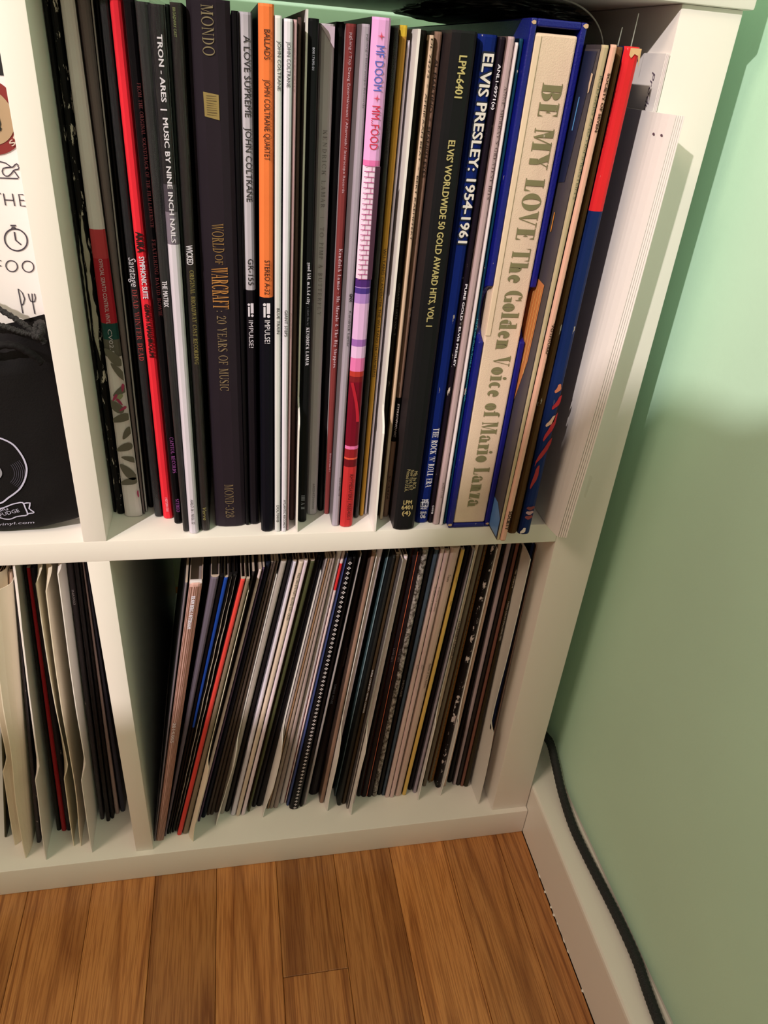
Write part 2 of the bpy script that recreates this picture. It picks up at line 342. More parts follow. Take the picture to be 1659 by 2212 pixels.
    if sp.get('st'):                                                # printed lines down the stripe box
        V = []; F = []
        for fx in (.1, .22, .42, .56, .68, .82, .93):
            k = len(V); e = .03
            for z in (0.002, H-.003):
                t = fr(z)-fl(z); V += [(fl(z)+(fx-e)*t, -.0003, z), (fl(z)+(fx+e)*t, -.0003, z)]
            F.append((k, k+1, k+3, k+2))
        meshobj('printed_lines', V, F, mat('print_ink', (135, 92, 70), .5), root)
        bx = fl(H); bevel_box('top_tab', (xc+fl(H)+.0004, y+.001, zf+H-.001), (xc+fr(H)-.0004, y+.004, zf+H+.0012), mat('worn_board', (235, 225, 205), .8), root, bev=.0004)
    if sp.get('ol'):
        z0, z1 = .002, H-.003
        meshobj('orange_line', [(fr(z0)-.0009, -.0003, z0), (fr(z0)-.0003, -.0003, z0), (fr(z1)-.0003, -.0003, z1), (fr(z1)-.0009, -.0003, z1)], [(0, 1, 2, 3)], mat('print_ink', (205, 100, 62), .5), root)
    if sp.get('dt'):
        V = []; F = []
        for i in range(60):
            z = H*(.01+.98*i/59); cx = fl(z)+.42*(fr(z)-fl(z)); a = .0004; k = len(V)
            V += [(cx-a, -.0003, z-a*1.4), (cx+a, -.0003, z-a*1.4), (cx+a, -.0003, z+a*1.4), (cx-a, -.0003, z+a*1.4)]; F.append((k, k+1, k+2, k+3))
        meshobj('dot_row', V, F, mat('print_ink', (60, 36, 16), .5), root)
        meshobj('pale_strip', [(fl(0)+.0002, -.0003, 0.), (fl(0)+.35*t0, -.0003, 0.), (fl(H)+.35*t1, -.0003, H), (fl(H)+.0002, -.0003, H)], [(0, 1, 2, 3)], mat('print_ink', (120, 105, 70), .5), root)
    if sp.get('P'):                                                 # clear outer sleeve, standing a little proud
        V = []; F = []; k = 14; g_ = .0005 if sp['P'] == 1 else .0009; HT = H+.004
        for i in range(k):
            z = HT*i/(k-1); l = fl(z); r = fr(z); a = rnd.uniform(-.5, 1)*g_
            V += [(l-.00006, D, z), (l-.00008, .001, z), (l+.2*(r-l), -g_-a*.7, z), (r-.2*(r-l), -g_-rnd.uniform(-.3, 1.6)*g_, z), (r+.00008, .001, z), (r+.00006, D, z)]
        for i in range(k-1):
            for j in range(5): F.append((i*6+j, i*6+j+1, i*6+j+7, i*6+j+6))
        meshobj('clear_sleeve', V, F, M_PLAS, root, smooth=True)
    return root, fl, fr, H

SLV = {'U_whiteedge': [0.13155, 0.13435], 'U_white2': [0.18855, 0.19385], 'L_sg': [0.03245, 0.09947], 'L_sf': [0.06055, 0.12199], 'L_se': [0.10395, 0.15702], 'L_sd': [0.16576, 0.19906], 'L_sc': [0.18959, 0.21969], 'L_sm2': [0.26333, 0.28243], 'L_sm': [0.28955, 0.30212], 'L_sr': [0.32285, 0.32366], 'M_a1': [-0.11914, -0.07876], 'M_card': [-0.11045, -0.07245], 'M_a2': [-0.09575, -0.06993], 'M_a3': [-0.07415, -0.05545], 'M_a4': [-0.06675, -0.04995], 'M_a5': [-0.05575, -0.03995]}
ALB = [
 ['U', 'black1', 0.0369, [0.00041, 0.00218, 0.00041, 0.00351], {'c': (18, 17, 16), 'w': 0.55, 'd': 'scuffed black record at the far left of the upper shelf', 'n': 'scuffed black record'}],
 ['U', 'black2', 0.034, [0.00267, 0.00835, 0.00432, 0.00921], {'c': (16, 15, 14), 'w': 0.9, 'd': 'black record with long torn pale patches on its spine', 'n': 'torn black record'}],
 ['U', 'floral', 0.0296, [0.00907, 0.02117, 0.01025, 0.01731], {'c': (232, 218, 198), 's': (90, 78, 66), 'H': 0.3135, 'd': 'thick grey spine with red label, grey leaves and pink flowers', 'n': 'flowered spine', 'B': [(0.1999, 0.1832, (205, 70, 70)), (0.1832, 0.1437, (190, 40, 50)), (0.1437, 0.1333, (35, 75, 65)), (0.1333, 0.1219, (104, 98, 80))], 'T': [('OFFICIAL SERATO CONTROL VINYL', 0.1832, 0.1437, (225, 205, 195), 's', 0.5, 0.24), ('CV02.5', 0.1402, 0.1241, (215, 205, 195), 's', 0.5, 0.24)]}],
 ['U', 'clearrec', 0.033, [0.02153, 0.02256, 0.01767, 0.02417], {'c': (125, 108, 98), 's': (70, 60, 52), 'd': 'thin dusky grey record in a clear sleeve', 'n': 'dusky grey record'}],
 ['U', 'tanedge', 0.0361, [0.02292, 0.02416, 0.02453, 0.02543], {'c': (190, 178, 160), 's': (60, 52, 46), 'd': 'very thin pale edge of a card sleeve', 'n': 'thin pale edge'}],
 ['U', 'black3', 0.0418, [0.02452, 0.02781, 0.02579, 0.02776], {'c': (14, 12, 12), 'd': 'plain black record', 'n': 'plain black record'}],
 ['U', 'savatage', 0.0285, [0.02989, 0.03566, 0.02974, 0.03439], {'c': (27, 25, 28), 's': (20, 18, 18), 'H': 0.314, 'P': 1, 'd': 'dark record in clear plastic with white script and dark red title', 'n': 'dark red titled record', 'T': [('Savatage', 0.1849, 0.1669, (240, 232, 222), 'i', 0.55, 0.8), ('DEAD WINTER DEAD', 0.1658, 0.12, (185, 60, 55), 'd', 0.45, 0.55)]}],
 ['U', 'akira', 0.0255, [0.03619, 0.04316, 0.03487, 0.04112], {'c': (240, 48, 55), 's': (18, 14, 14), 'H': 0.3135, 'd': 'bright red spine with black and white lettering', 'n': 'bright red spine', 'T': [('AKIRA', 0.2003, 0.1887, (10, 5, 5), 'sb', 0.5, 0.62), ('SYMPHONIC SUITE', 0.1863, 0.1611, (240, 232, 222), 'sb', 0.5, 0.45), ('GEINOH YAMASHIROGUMI', 0.1577, 0.1236, (20, 5, 5), 'sb', 0.5, 0.42), ('19075901301', 0.0185, 0.0068, (250, 190, 190), 's', 0.5, 0.24)]}],
 ['U', 'labyrinth', 0.0182, [0.04427, 0.04963, 0.04213, 0.04787], {'c': (15, 12, 13), 'H': 0.3135, 'd': 'black spine with long dark red title and purple foot lettering', 'n': 'dark red lettered black spine', 'T': [('FROM THE ORIGINAL SOUNDTRACK OF THE FILM LABYRINTH', 0.277, 0.2047, (100, 32, 32), 'd', 0.75, 0.32), ('FEATURING DAVID BOWIE', 0.198, 0.1526, (100, 32, 32), 'd', 0.75, 0.36), ('CAPITOL RECORDS', 0.07, 0.0425, (165, 85, 150), 'd', 0.68, 0.42), ('STEREO', 0.0215, 0.0107, (165, 85, 150), 'd', 0.68, 0.42)]}],
 ['U', 'matrix', 0.0074, [0.05097, 0.05477, 0.0491, 0.05573], {'c': (38, 37, 36), 's': (20, 20, 20), 'H': 0.3125, 'P': 2, 'd': 'charcoal record in a crumpled clear plastic sleeve', 'n': 'crumpled plastic record', 'T': [('THE MATRIX', 0.177, 0.1617, (240, 232, 222), 'sb', 0.45, 0.5)]}],
 ['U', 'tron', 0.0046, [0.05531, 0.06177, 0.05617, 0.063], {'c': (28, 23, 26), 's': (210, 205, 195), 'H': 0.312, 'P': 1, 'd': 'black spine turning white below, with wide white lettering', 'n': 'black and white spine', 'B': [(0.2301, 0.2158, (72, 63, 68)), (0.2158, 0.1983, (130, 118, 122)), (0.1983, 0.0, (238, 228, 222))], 'T': [('TRON - ARES  |  MUSIC BY NINE INCH NAILS', 0.2994, 0.1996, (240, 232, 222), 'sb', 0.55, 0.36), ('HALO 36 / NULL 22', 0.0285, 0.0083, (40, 36, 36), 'i', 0.5, 0.3)]}],
 ['U', 'glint', 0.0085, [0.06213, 0.06345, 0.06336, 0.06507], {'c': (22, 28, 24), 'd': 'very thin black record with a greenish glint', 'n': 'thin glinting record'}],
 ['U', 'wicked', 0.0077, [0.06382, 0.06928, 0.06543, 0.07133], {'c': (36, 28, 26), 's': (16, 14, 13), 'H': 0.3135, 'P': 1, 'd': 'dark brown spine with white and gold show lettering', 'n': 'brown show record', 'T': [('BROADWAY CAST', 0.3113, 0.2989, (140, 150, 80), 's', 0.35, 0.22), ('WICKED', 0.1977, 0.1867, (240, 232, 222), 'sb', 0.5, 0.6), ('ORIGINAL BROADWAY CAST RECORDING', 0.1835, 0.1256, (165, 150, 70), 'd', 0.6, 0.42), ('Verve', 0.0207, 0.0091, (165, 155, 80), 'i', 0.5, 0.45)]}],
 ['U', 'mondo', 0.012, [0.07347, 0.09476, 0.07325, 0.09499], {'c': (42, 34, 37), 's': (16, 13, 14), 'H': 0.3165, 'D': 0.318, 'k': 'box_set', 'cat': 'box set', 'd': 'thick dark brown box set with gold lettering', 'n': 'thick brown box set', 'T': [('MONDO', 0.3139, 0.292, (135, 120, 80), 'd', 0.47, 0.27), ('WORLD', 0.2092, 0.1931, (150, 115, 60), 'd', 0.5, 0.3), ('OF', 0.192, 0.1861, (150, 115, 60), 'd', 0.5, 0.2), ('WARCRAFT', 0.1845, 0.1598, (190, 130, 60), 'd8', 0.5, 0.44), (': 20 YEARS OF MUSIC', 0.1587, 0.106, (140, 118, 80), 'd', 0.5, 0.26), ('MOND-328', 0.0357, 0.0084, (125, 105, 70), 'd', 0.5, 0.28)]}],
 ['U', 'black4', 0.013, [0.09512, 0.09746, 0.09551, 0.099], {'c': (13, 12, 13), 'd': 'thin black record against the thick brown box', 'n': 'thin black record'}],
 ['U', 'supreme', 0.0139, [0.09782, 0.10453, 0.09936, 0.10606], {'c': (196, 190, 180), 's': (14, 13, 15), 'H': 0.3125, 'd': 'pale grey and black spine with thin dark lettering', 'n': 'pale grey and black spine', 'B': [(0.171, 0.0, (26, 22, 24))], 'T': [('A LOVE SUPREME', 0.3023, 0.2647, (40, 38, 38), 's', 0.55, 0.5), ('JOHN COLTRANE', 0.2597, 0.2216, (40, 38, 38), 's', 0.55, 0.5), ('GR-155', 0.1897, 0.1741, (40, 38, 38), 's', 0.55, 0.48), ('IMPULSE!', 0.1523, 0.1345, (240, 232, 222), 's', 0.5, 0.4)], 'logo': (0.1633, 0.1543)}],
 ['U', 'ballads', 0.0034, [0.1059, 0.11415, 0.10865, 0.11658], {'c': (246, 128, 62), 's': (16, 14, 18), 'H': 0.3165, 'd': 'orange spine with black foot and dark lettering', 'n': 'orange spine', 'B': [(0.1697, 0.0, (16, 16, 22))], 'T': [('BALLADS', 0.3056, 0.2925, (60, 30, 20), 's', 0.55, 0.4), ('JOHN COLTRANE QUARTET', 0.2836, 0.2451, (60, 30, 20), 's', 0.55, 0.4), ('STEREO A-32', 0.1917, 0.1716, (60, 30, 20), 's', 0.55, 0.4), ('IMPULSE!', 0.156, 0.1411, (240, 232, 222), 's', 0.55, 0.4)], 'logo': (0.1666, 0.1572)}],
 ['U', 'bluetrain', 0.0029, [0.11556, 0.1194, 0.11694, 0.12055], {'c': (222, 222, 200), 's': (150, 150, 145), 'H': 0.312, 'd': 'off-white spine with small black lettering beside the orange spine', 'n': 'off-white spine', 'T': [('JOHN COLTRANE', 0.3011, 0.279, (45, 50, 48), 's', 0.6, 0.5), ('BLUE TRAIN', 0.1635, 0.1476, (40, 40, 40), 's', 0.55, 0.5), ('DOL704HB', 0.0229, 0.0088, (40, 40, 40), 's', 0.5, 0.5)]}],
 ['U', 'giant', 0.0026, [0.12032, 0.1236, 0.12151, 0.12602], {'c': (232, 226, 215), 's': (170, 165, 155), 'H': 0.311, 'd': 'creased white spine with thin black lettering', 'n': 'creased white spine', 'T': [('JOHN COLTRANE', 0.3011, 0.2808, (60, 58, 58), 's', 0.55, 0.45), ('GIANT STEPS', 0.1625, 0.146, (40, 40, 40), 's', 0.55, 0.5), ('ATLANTIC RECORDS', 0.0275, 0.004, (40, 40, 40), 's', 0.55, 0.5)]}],
 ['U', 'pinkthin', 0.0049, [0.12396, 0.12565, 0.12645, 0.12844], {'c': (200, 160, 150), 'H': 0.311, 'd': 'very thin dusty pink record', 'n': 'thin pink record'}],
 ['U', 'brownthin', 0.0177, [0.12704, 0.13074, 0.12973, 0.13152], {'c': (95, 72, 60), 's': (60, 45, 38), 'd': 'brown record pushed in beside the thin pink record', 'n': 'recessed brown record'}],
 ['U', 'goodkid', 0.0147, [0.13338, 0.1395, 0.13516, 0.14066], {'c': (20, 22, 20), 's': (13, 13, 13), 'H': 0.3125, 'd': 'black spine with tiny white serif lettering', 'n': 'black serif spine', 'T': [('B0017695-01', 0.2996, 0.2893, (190, 190, 185), 's', 0.5, 0.2), ('good kid, m.A.A.d city', 0.1884, 0.1629, (240, 232, 222), 'd8', 0.6, 0.34), ('a short film by', 0.1612, 0.1493, (120, 118, 115), 'd', 0.6, 0.2), ('KENDRICK LAMAR', 0.1481, 0.1226, (240, 232, 222), 'd8', 0.6, 0.34), ('IIII A II', 0.0236, 0.0118, (170, 170, 165), 'd8', 0.5, 0.4)]}],
 ['U', 'butterfly', 0.0245, [0.14067, 0.14821, 0.14212, 0.15037], {'c': (206, 194, 182), 's': (24, 20, 18), 'H': 0.311, 'd': 'taupe grey spine with spaced dark serif title', 'n': 'taupe grey spine', 'T': [('KENDRICK LAMAR  |  TO PIMP A BUTTERFLY', 0.2602, 0.1529, (110, 98, 90), 'dw', 0.55, 0.3), ('602547300000', 0.0275, 0.0054, (135, 126, 116), 's', 0.6, 0.2)]}],
 ['U', 'black5', 0.0294, [0.14987, 0.15361, 0.15173, 0.15587], {'c': (14, 12, 13), 's': (14, 12, 12), 'd': 'black record pushed back beside the taupe spine', 'n': 'recessed black record'}],
 ['U', 'morale', 0.0244, [0.15397, 0.15753, 0.15623, 0.16202], {'c': (140, 64, 56), 's': (190, 175, 160), 'H': 0.312, 'd': 'maroon spine with white typewriter and serif lettering', 'n': 'maroon spine', 'T': [('pgLang / Top Dawg Entertainment / Aftermath / Interscope Records', 0.3079, 0.2272, (225, 190, 180), 'm', 0.5, 0.26), ('Kendrick Lamar - Mr. Morale & The Big Steppers', 0.1951, 0.1173, (235, 205, 195), 'd8', 0.55, 0.42), ('B0035986-01', 0.0522, 0.0377, (220, 180, 170), 'm', 0.6, 0.26)]}],
 ['U', 'gnx', 0.0074, [0.15789, 0.16296, 0.16238, 0.16688], {'c': (172, 160, 158), 's': (120, 116, 108), 'H': 0.312, 'd': 'light mauve grey spine with small dark lettering', 'n': 'mauve grey spine', 'T': [('pgLang / Interscope Records', 0.3076, 0.2734, (95, 92, 85), 'm', 0.7, 0.25), ('GNX', 0.1722, 0.1671, (35, 32, 32), 'sb', 0.62, 0.4), ('Kendrick Lamar', 0.1615, 0.1381, (70, 66, 64), 'm', 0.62, 0.32), ('602475886150', 0.0417, 0.0264, (60, 58, 56), 'm', 0.72, 0.25)]}],
 ['U', 'doom', 0.0056, [0.1637, 0.17287, 0.16731, 0.17732], {'c': (240, 175, 210), 's': (30, 18, 22), 'H': 0.3155, 'd': 'pink spine with brick pattern above and red foot', 'n': 'pink brick spine', 'B': [(0.2479, 0.245, (235, 120, 165)), (0.245, 0.1817, (248, 222, 232)), (0.1817, 0.1766, (84, 48, 112)), (0.1766, 0.1761, (190, 150, 200)), (0.1761, 0.1726, (80, 58, 130)), (0.1726, 0.1666, (185, 140, 195)), (0.1666, 0.1434, (238, 190, 215)), (0.1434, 0.1388, (165, 110, 170)), (0.1388, 0.131, (238, 195, 215)), (0.131, 0.1218, (235, 125, 165)), (0.1218, 0.1183, (190, 60, 45)), (0.1183, 0.1144, (130, 34, 36)), (0.1144, 0.0672, (120, 18, 34)), (0.0672, 0.0647, (235, 120, 160)), (0.0647, 0.0581, (150, 34, 36)), (0.0581, 0.0567, (230, 90, 60)), (0.0567, 0.0508, (110, 24, 28)), (0.0508, 0.0, (198, 52, 48))], 'T': [('MF DOOM', 0.303, 0.2822, (85, 105, 185), 's', 0.5, 0.46), ('MM..FOOD', 0.2751, 0.2534, (215, 35, 60), 's', 0.5, 0.46), ('RHYMESAYERS | RSE0400-1', 0.0451, 0.0073, (90, 20, 24), 's', 0.6, 0.27)]}],
 ['U', 'black6', 0.0178, [0.17548, 0.17922, 0.18017, 0.18414], {'c': (26, 20, 20), 's': (18, 14, 14), 'H': 0.312, 'P': 1, 'd': 'dark record in wrinkled clear plastic beside the pink brick spine', 'n': 'wrinkled dark record'}],
 ['U', 'gold', 0.0202, [0.1804, 0.18337, 0.18511, 0.1892], {'c': (205, 152, 52), 's': (70, 52, 24), 'H': 0.3135, 'd': 'golden yellow spine with thin black lettering', 'n': 'golden yellow spine', 'B': [(0.3146, 0.3083, (240, 200, 60))], 'T': [('WU-TANG CLAN/ENTER THE WU-TANG (36 CHAMBERS)', 0.197, 0.1125, (45, 32, 14), 's', 0.5, 0.5)]}],
 ['U', 'white1', 0.0226, [0.18444, 0.186, 0.18994, 0.19155], {'c': (236, 228, 218), 's': (200, 190, 180), 'H': 0.307, 'd': 'thin white spine beside the golden yellow spine', 'n': 'thin white spine'}],
 ['U', 'greatest', 0.0194, [0.19188, 0.19469, 0.19488, 0.20003], {'c': (28, 24, 18), 's': (22, 18, 12), 'H': 0.312, 'w': 0.1, 'd': 'black brown spine with faint grey title', 'n': 'faint titled spine', 'T': [('GREATEST HITS VOL. 2', 0.1761, 0.1421, (105, 100, 92), 's', 0.6, 0.3)]}],
 ['U', 'bert', 0.014, [0.19505, 0.19722, 0.20039, 0.20293], {'c': (222, 192, 150), 's': (120, 95, 60), 'H': 0.31, 'w': 0.0, 'd': 'creased cream spine with spaced black lettering', 'n': 'creased cream spine', 'T': [('DL 74273  *  AFRIKAAN BEAT  *  BERT KAEMPFERT', 0.3083, 0.2038, (40, 30, 22), 's', 0.42, 0.42)]}],
 ['U', 'martino', 0.0177, [0.19825, 0.20222, 0.20408, 0.2084], {'c': (150, 118, 90), 's': (60, 46, 34), 'H': 0.312, 'w': 0.15, 'd': 'brown spine with black lettering and black stereo strip', 'n': 'brown lettered spine', 'B': [(0.0982, 0.0642, (18, 14, 10))], 'T': [('AL MARTINO  *  SPANISH EYES', 0.2994, 0.2389, (36, 26, 20), 's', 0.45, 0.36), ('STEREOPHONIC', 0.094, 0.0679, (215, 200, 175), 'i', 0.5, 0.36), ('ST-2424', 0.0364, 0.0165, (40, 28, 20), 's', 0.4, 0.34)]}],
 ['U', 'blackbox', -0.001, [0.20289, 0.21844, 0.20913, 0.22272], {'c': (26, 26, 24), 's': (50, 42, 38), 'H': 0.313, 'D': 0.318, 'k': 'box_set', 'cat': 'box set', 'd': 'thick black box set with gold block lettering', 'n': 'thick black box set', 'T': [('LPM-6401', 0.3017, 0.2821, (195, 180, 105), 'sb', 0.5, 0.3), ("ELVIS' WORLDWIDE 50 GOLD AWARD HITS, VOL. 1", 0.2612, 0.155, (190, 175, 105), 'sb', 0.47, 0.27), ('Mfg. by RCA,', 0.0503, 0.0351, (165, 150, 95), 's', 0.72, 0.16), ('New York, N.Y.', 0.0511, 0.0344, (165, 150, 95), 's', 0.54, 0.16), ('Printed in U.S.A.', 0.0518, 0.0336, (165, 150, 95), 's', 0.36, 0.16)], 'X': [('LPM', 0.0246, (185, 165, 100)), ('6401', 0.0203, (185, 165, 100)), ('(4)', 0.0155, (185, 165, 100))]}],
 ['U', 'bluebook', 0.0075, [0.22125, 0.2311, 0.22577, 0.23683], {'c': (14, 34, 98), 's': (10, 18, 50), 'H': 0.3125, 'w': 0.1, 'k': 'box_set', 'cat': 'box set', 'd': 'dark blue box set with fat outlined cream lettering', 'n': 'dark blue box set', 'T': [('ELVIS PRESLEY: 1954-1961', 0.3035, 0.2049, (238, 228, 200), 'sbb', 0.6, 0.52), ("THE ROCK 'N' ROLL ERA", 0.0797, 0.0317, (235, 228, 210), 'd8', 0.6, 0.42)], 'X': [('TIME', 0.0205, (220, 216, 205)), ('LIFE', 0.0171, (24, 34, 70)), ('MUSIC', 0.0136, (220, 216, 205)), ('SRNR', 0.0099, (200, 196, 185)), ('06', 0.0067, (200, 196, 185))]}],
 ['U', 'anl', 0.007, [0.23146, 0.23425, 0.23724, 0.24111], {'c': (26, 18, 26), 's': (14, 10, 12), 'H': 0.312, 'w': 0.45, 'd': 'chipped black spine with small white lettering', 'n': 'chipped black spine', 'T': [('ANL1-0971(e)', 0.2993, 0.2774, (240, 232, 222), 'sb', 0.5, 0.42), ('PURE GOLD - ELVIS PRESLEY', 0.1799, 0.1254, (240, 232, 222), 'sb', 0.5, 0.42), ('0498', 0.0161, 0.0087, (240, 232, 222), 's', 0.5, 0.5)]}],
 ['U', 'anne', 0.0042, [0.23461, 0.23905, 0.24147, 0.24526], {'c': (190, 164, 150), 's': (120, 98, 84), 'H': 0.3125, 'd': 'glossy dusty pink spine with narrow dark serif title', 'n': 'dusty pink spine', 'T': [("ANNE MURRAY'S GREATEST HITS", 0.2891, 0.2307, (70, 48, 44), 'd', 0.62, 0.42), ('SOOY1110', 0.0371, 0.0241, (80, 60, 50), 's', 0.6, 0.3)]}],
 ['U', 'whiterec', 0.0033, [0.23941, 0.24171, 0.24562, 0.24724], {'c': (236, 224, 205), 's': (215, 200, 180), 'H': 0.31, 'd': 'plain white spine between dusty pink and teal spines', 'n': 'plain white spine'}],
 ['U', 'teal', 0.005, [0.24266, 0.2444, 0.24809, 0.25033], {'c': (20, 66, 82), 's': (10, 22, 34), 'H': 0.312, 'w': 0.6, 'd': 'worn teal spine with small blue-green lettering', 'n': 'worn teal spine', 'T': [('HITS OF OUR TIME * Lawrence Welk', 0.1584, 0.1007, (70, 165, 165), 's', 0.5, 0.45)]}],
 ['U', 'lanza', -0.0007, [0.24476, 0.277, 0.25069, 0.28282], {}],
 ['U', 'hammer', -0.02, [0.27736, 0.27927, 0.285, 0.28905], {'c': (190, 172, 125), 's': (64, 58, 54), 'H': 0.312, 'D': 0.31, 'w': 0.12, 'd': 'khaki spine with dark photo cover, blue corner and orange stripes', 'n': 'khaki spine', 'T': [("RODGERS AND HAMMERSTEIN'S", 0.298, 0.2366, (95, 98, 70), 's', 0.62, 0.36)]}],
 ['U', 'seven', -0.0209, [0.27963, 0.28446, 0.28947, 0.29307], {'c': (228, 176, 140), 's': (24, 18, 14), 'H': 0.3125, 'd': 'peach spine with bold dark lettering', 'n': 'peach spine', 'T': [('SOCIETY OF SEVEN', 0.2994, 0.2717, (70, 40, 25), 'sb', 0.5, 0.42), ('"POTPOURRI"', 0.1644, 0.1438, (60, 36, 24), 'sb', 0.6, 0.36), ('SOCIETY', 0.0263, 0.0103, (30, 20, 15), 'sb', 0.55, 0.5)]}],
 ['U', 'brown2', -0.0118, [0.28915, 0.29625, 0.29765, 0.30097], {'c': (98, 66, 34), 's': (70, 46, 24), 'H': 0.312, 'w': 0.3, 'd': 'worn dark brown spine between peach and red spines', 'n': 'worn brown spine'}],
 ['U', 'red', -0.0136, [0.29661, 0.30552, 0.30133, 0.31036], {'c': (232, 44, 44), 's': (26, 38, 74), 'H': 0.3125, 'w': 0.05, 'd': 'spine half bright red, half navy with red figures', 'n': 'red and navy spine', 'B': [(0.2298, 0.0, (24, 42, 84))]}],
 ['L', 'greycard', 0.008, [0.00041, 0.00131, 0.04987, 0.05151], {'c': (120, 110, 108), 'd': 'grey card leaning at the far left of the lower cell', 'n': 'leaning grey card'}],
 ['L', 'striped', 0.0078, [0.00167, 0.009, 0.05296, 0.06256], {'c': (215, 170, 145), 's': (170, 135, 105), 'd': 'thick striped peach and brown record spine, leaning', 'n': 'striped peach spine', 'st': 1, 'T': [('ISLAM BERG / AFTERHAM', 0.2934, 0.2618, (240, 232, 222), 'sb', 0.45, 0.3), ('2014.055', 0.1592, 0.135, (225, 205, 190), 'sb', 0.35, 0.3)]}],
 ['L', 'greypurple', 0.012, [0.00936, 0.0109, 0.06856, 0.07478], {'c': (108, 98, 102), 's': (70, 60, 62), 'd': 'purplish grey record leaning', 'n': 'purplish grey record'}],
 ['L', 'black1', 0.014, [0.01157, 0.01365, 0.07536, 0.07852], {'c': (14, 12, 12), 'd': 'black record beside the purplish grey one', 'n': 'black record'}],
 ['L', 'blue', 0.014, [0.01418, 0.0151, 0.07888, 0.08196], {'c': (28, 66, 140), 's': (16, 30, 70), 'B': [(0.1444, 0.0, (20, 16, 14))], 'd': 'royal blue spine with black foot', 'n': 'royal blue spine'}],
 ['L', 'worn1', 0.0152, [0.01571, 0.01818, 0.08248, 0.08497], {'c': (20, 18, 16), 'w': 0.2, 'd': 'black spine with frayed white edge beside the blue spine', 'n': 'first frayed black spine'}],
 ['L', 'worn2', 0.0163, [0.01878, 0.02074, 0.08548, 0.08875], {'c': (20, 18, 16), 'w': 0.2, 'd': 'second black spine with frayed white edge', 'n': 'second frayed black spine'}],
 ['L', 'red', 0.0114, [0.0211, 0.02538, 0.09149, 0.09493], {'c': (222, 72, 58), 's': (60, 20, 18), 'd': 'vivid red record with thin lines, leaning', 'n': 'vivid red record'}],
 ['L', 'olive', 0.0122, [0.02596, 0.03122, 0.09541, 0.09847], {'c': (135, 120, 92), 's': (90, 80, 60), 'd': 'olive grey record beside the vivid red one', 'n': 'olive grey record'}],
 ['L', 'dark2', 0.02, [0.03326, 0.0353, 0.10028, 0.10198], {'c': (48, 42, 38), 'd': 'thin dark grey record', 'n': 'thin dark grey record'}],
 ['L', 'cream1', 0.022, [0.03618, 0.03951, 0.10554, 0.10762], {'c': (232, 208, 186), 's': (140, 120, 100), 'd': 'thin cream spine with plum neighbour', 'n': 'thin cream spine'}],
 ['L', 'plum', 0.024, [0.04035, 0.04217, 0.10837, 0.10981], {'c': (90, 70, 88), 'd': 'thin plum record', 'n': 'thin plum record'}],
 ['L', 'navy', 0.0279, [0.04338, 0.0475, 0.11093, 0.11419], {'c': (20, 26, 36), 'd': 'navy black record', 'n': 'navy black record'}],
 ['L', 'brown1', 0.03, [0.04838, 0.05128, 0.11498, 0.11672], {'c': (88, 74, 62), 'd': 'first of three brown records', 'n': 'first brown record'}],
 ['L', 'brown2', 0.03, [0.05174, 0.05524, 0.11708, 0.11873], {'c': (82, 68, 54), 'd': 'second of three brown records', 'n': 'second brown record'}],
 ['L', 'brown3', 0.032, [0.05611, 0.05974, 0.11951, 0.12118], {'c': (96, 80, 64), 'd': 'third of three brown records', 'n': 'third brown record'}],
 ['L', 'beige1', 0.03, [0.06136, 0.06525, 0.1228, 0.12724], {'c': (180, 168, 145), 'd': 'broad beige grey record', 'n': 'broad beige record'}],
 ['L', 'speckblack', 0.0318, [0.0661, 0.0706, 0.12799, 0.13146], {'c': (34, 30, 28), 'w': 0.2, 'd': 'speckled black record', 'n': 'speckled black record'}],
 ['L', 'white1', 0.0268, [0.07177, 0.07648, 0.13182, 0.13435], {'c': (232, 222, 215), 'd': 'white record with clean edge', 'n': 'clean white record'}],
 ['L', 'vandyk', 0.0257, [0.07684, 0.0808, 0.13618, 0.13993], {'c': (226, 205, 170), 's': (190, 165, 130), 'd': 'cream spine with small dark lettering down its upper half', 'n': 'lettered cream spine', 'T': [('PAUL VAN DYK FEAT. SECOND SUN / CRUSH', 0.297, 0.249, (70, 64, 56), 's', 0.5, 0.5)]}],
 ['L', 'white2', 0.0261, [0.08197, 0.08569, 0.14032, 0.14327], {'c': (234, 214, 204), 'd': 'white record with torn brown top', 'n': 'torn topped white record'}],
 ['L', 'green', 0.0291, [0.08829, 0.09055, 0.14548, 0.14955], {'c': (82, 84, 50), 's': (150, 120, 80), 'd': 'mossy green record with tan edges', 'n': 'mossy green record'}],
 ['L', 'blackgrey', 0.0338, [0.0927, 0.09648, 0.15151, 0.15452], {'c': (22, 20, 22), 's': (110, 100, 90), 'd': 'black record with a thin grey edge', 'n': 'grey edged black record'}],
 ['L', 'black2', 0.0342, [0.09705, 0.10314, 0.15499, 0.15621], {'c': (17, 15, 16), 'd': 'black record right of the grey edged one', 'n': 'inner black record'}],
 ['L', 'grey1', 0.03, [0.10476, 0.10711, 0.15783, 0.15932], {'c': (170, 155, 140), 'd': 'warm grey record', 'n': 'warm grey record'}],
 ['L', 'brown4', 0.03, [0.10758, 0.10947, 0.15969, 0.16119], {'c': (150, 115, 80), 'd': 'narrow tan brown record', 'n': 'narrow tan brown record'}],
 ['L', 'beige2', 0.03, [0.10995, 0.11352, 0.16156, 0.16325], {'c': (165, 145, 122), 'd': 'first of two ribbed beige records', 'n': 'first ribbed beige record'}],
 ['L', 'beige3', 0.03, [0.11399, 0.11876, 0.16363, 0.16513], {'c': (170, 150, 132), 'd': 'second of two ribbed beige records', 'n': 'second ribbed beige record'}],
 ['L', 'white3', 0.034, [0.12029, 0.12495, 0.16656, 0.17083], {'c': (238, 220, 202), 'd': 'wide white record with tan shadow', 'n': 'wide white record'}],
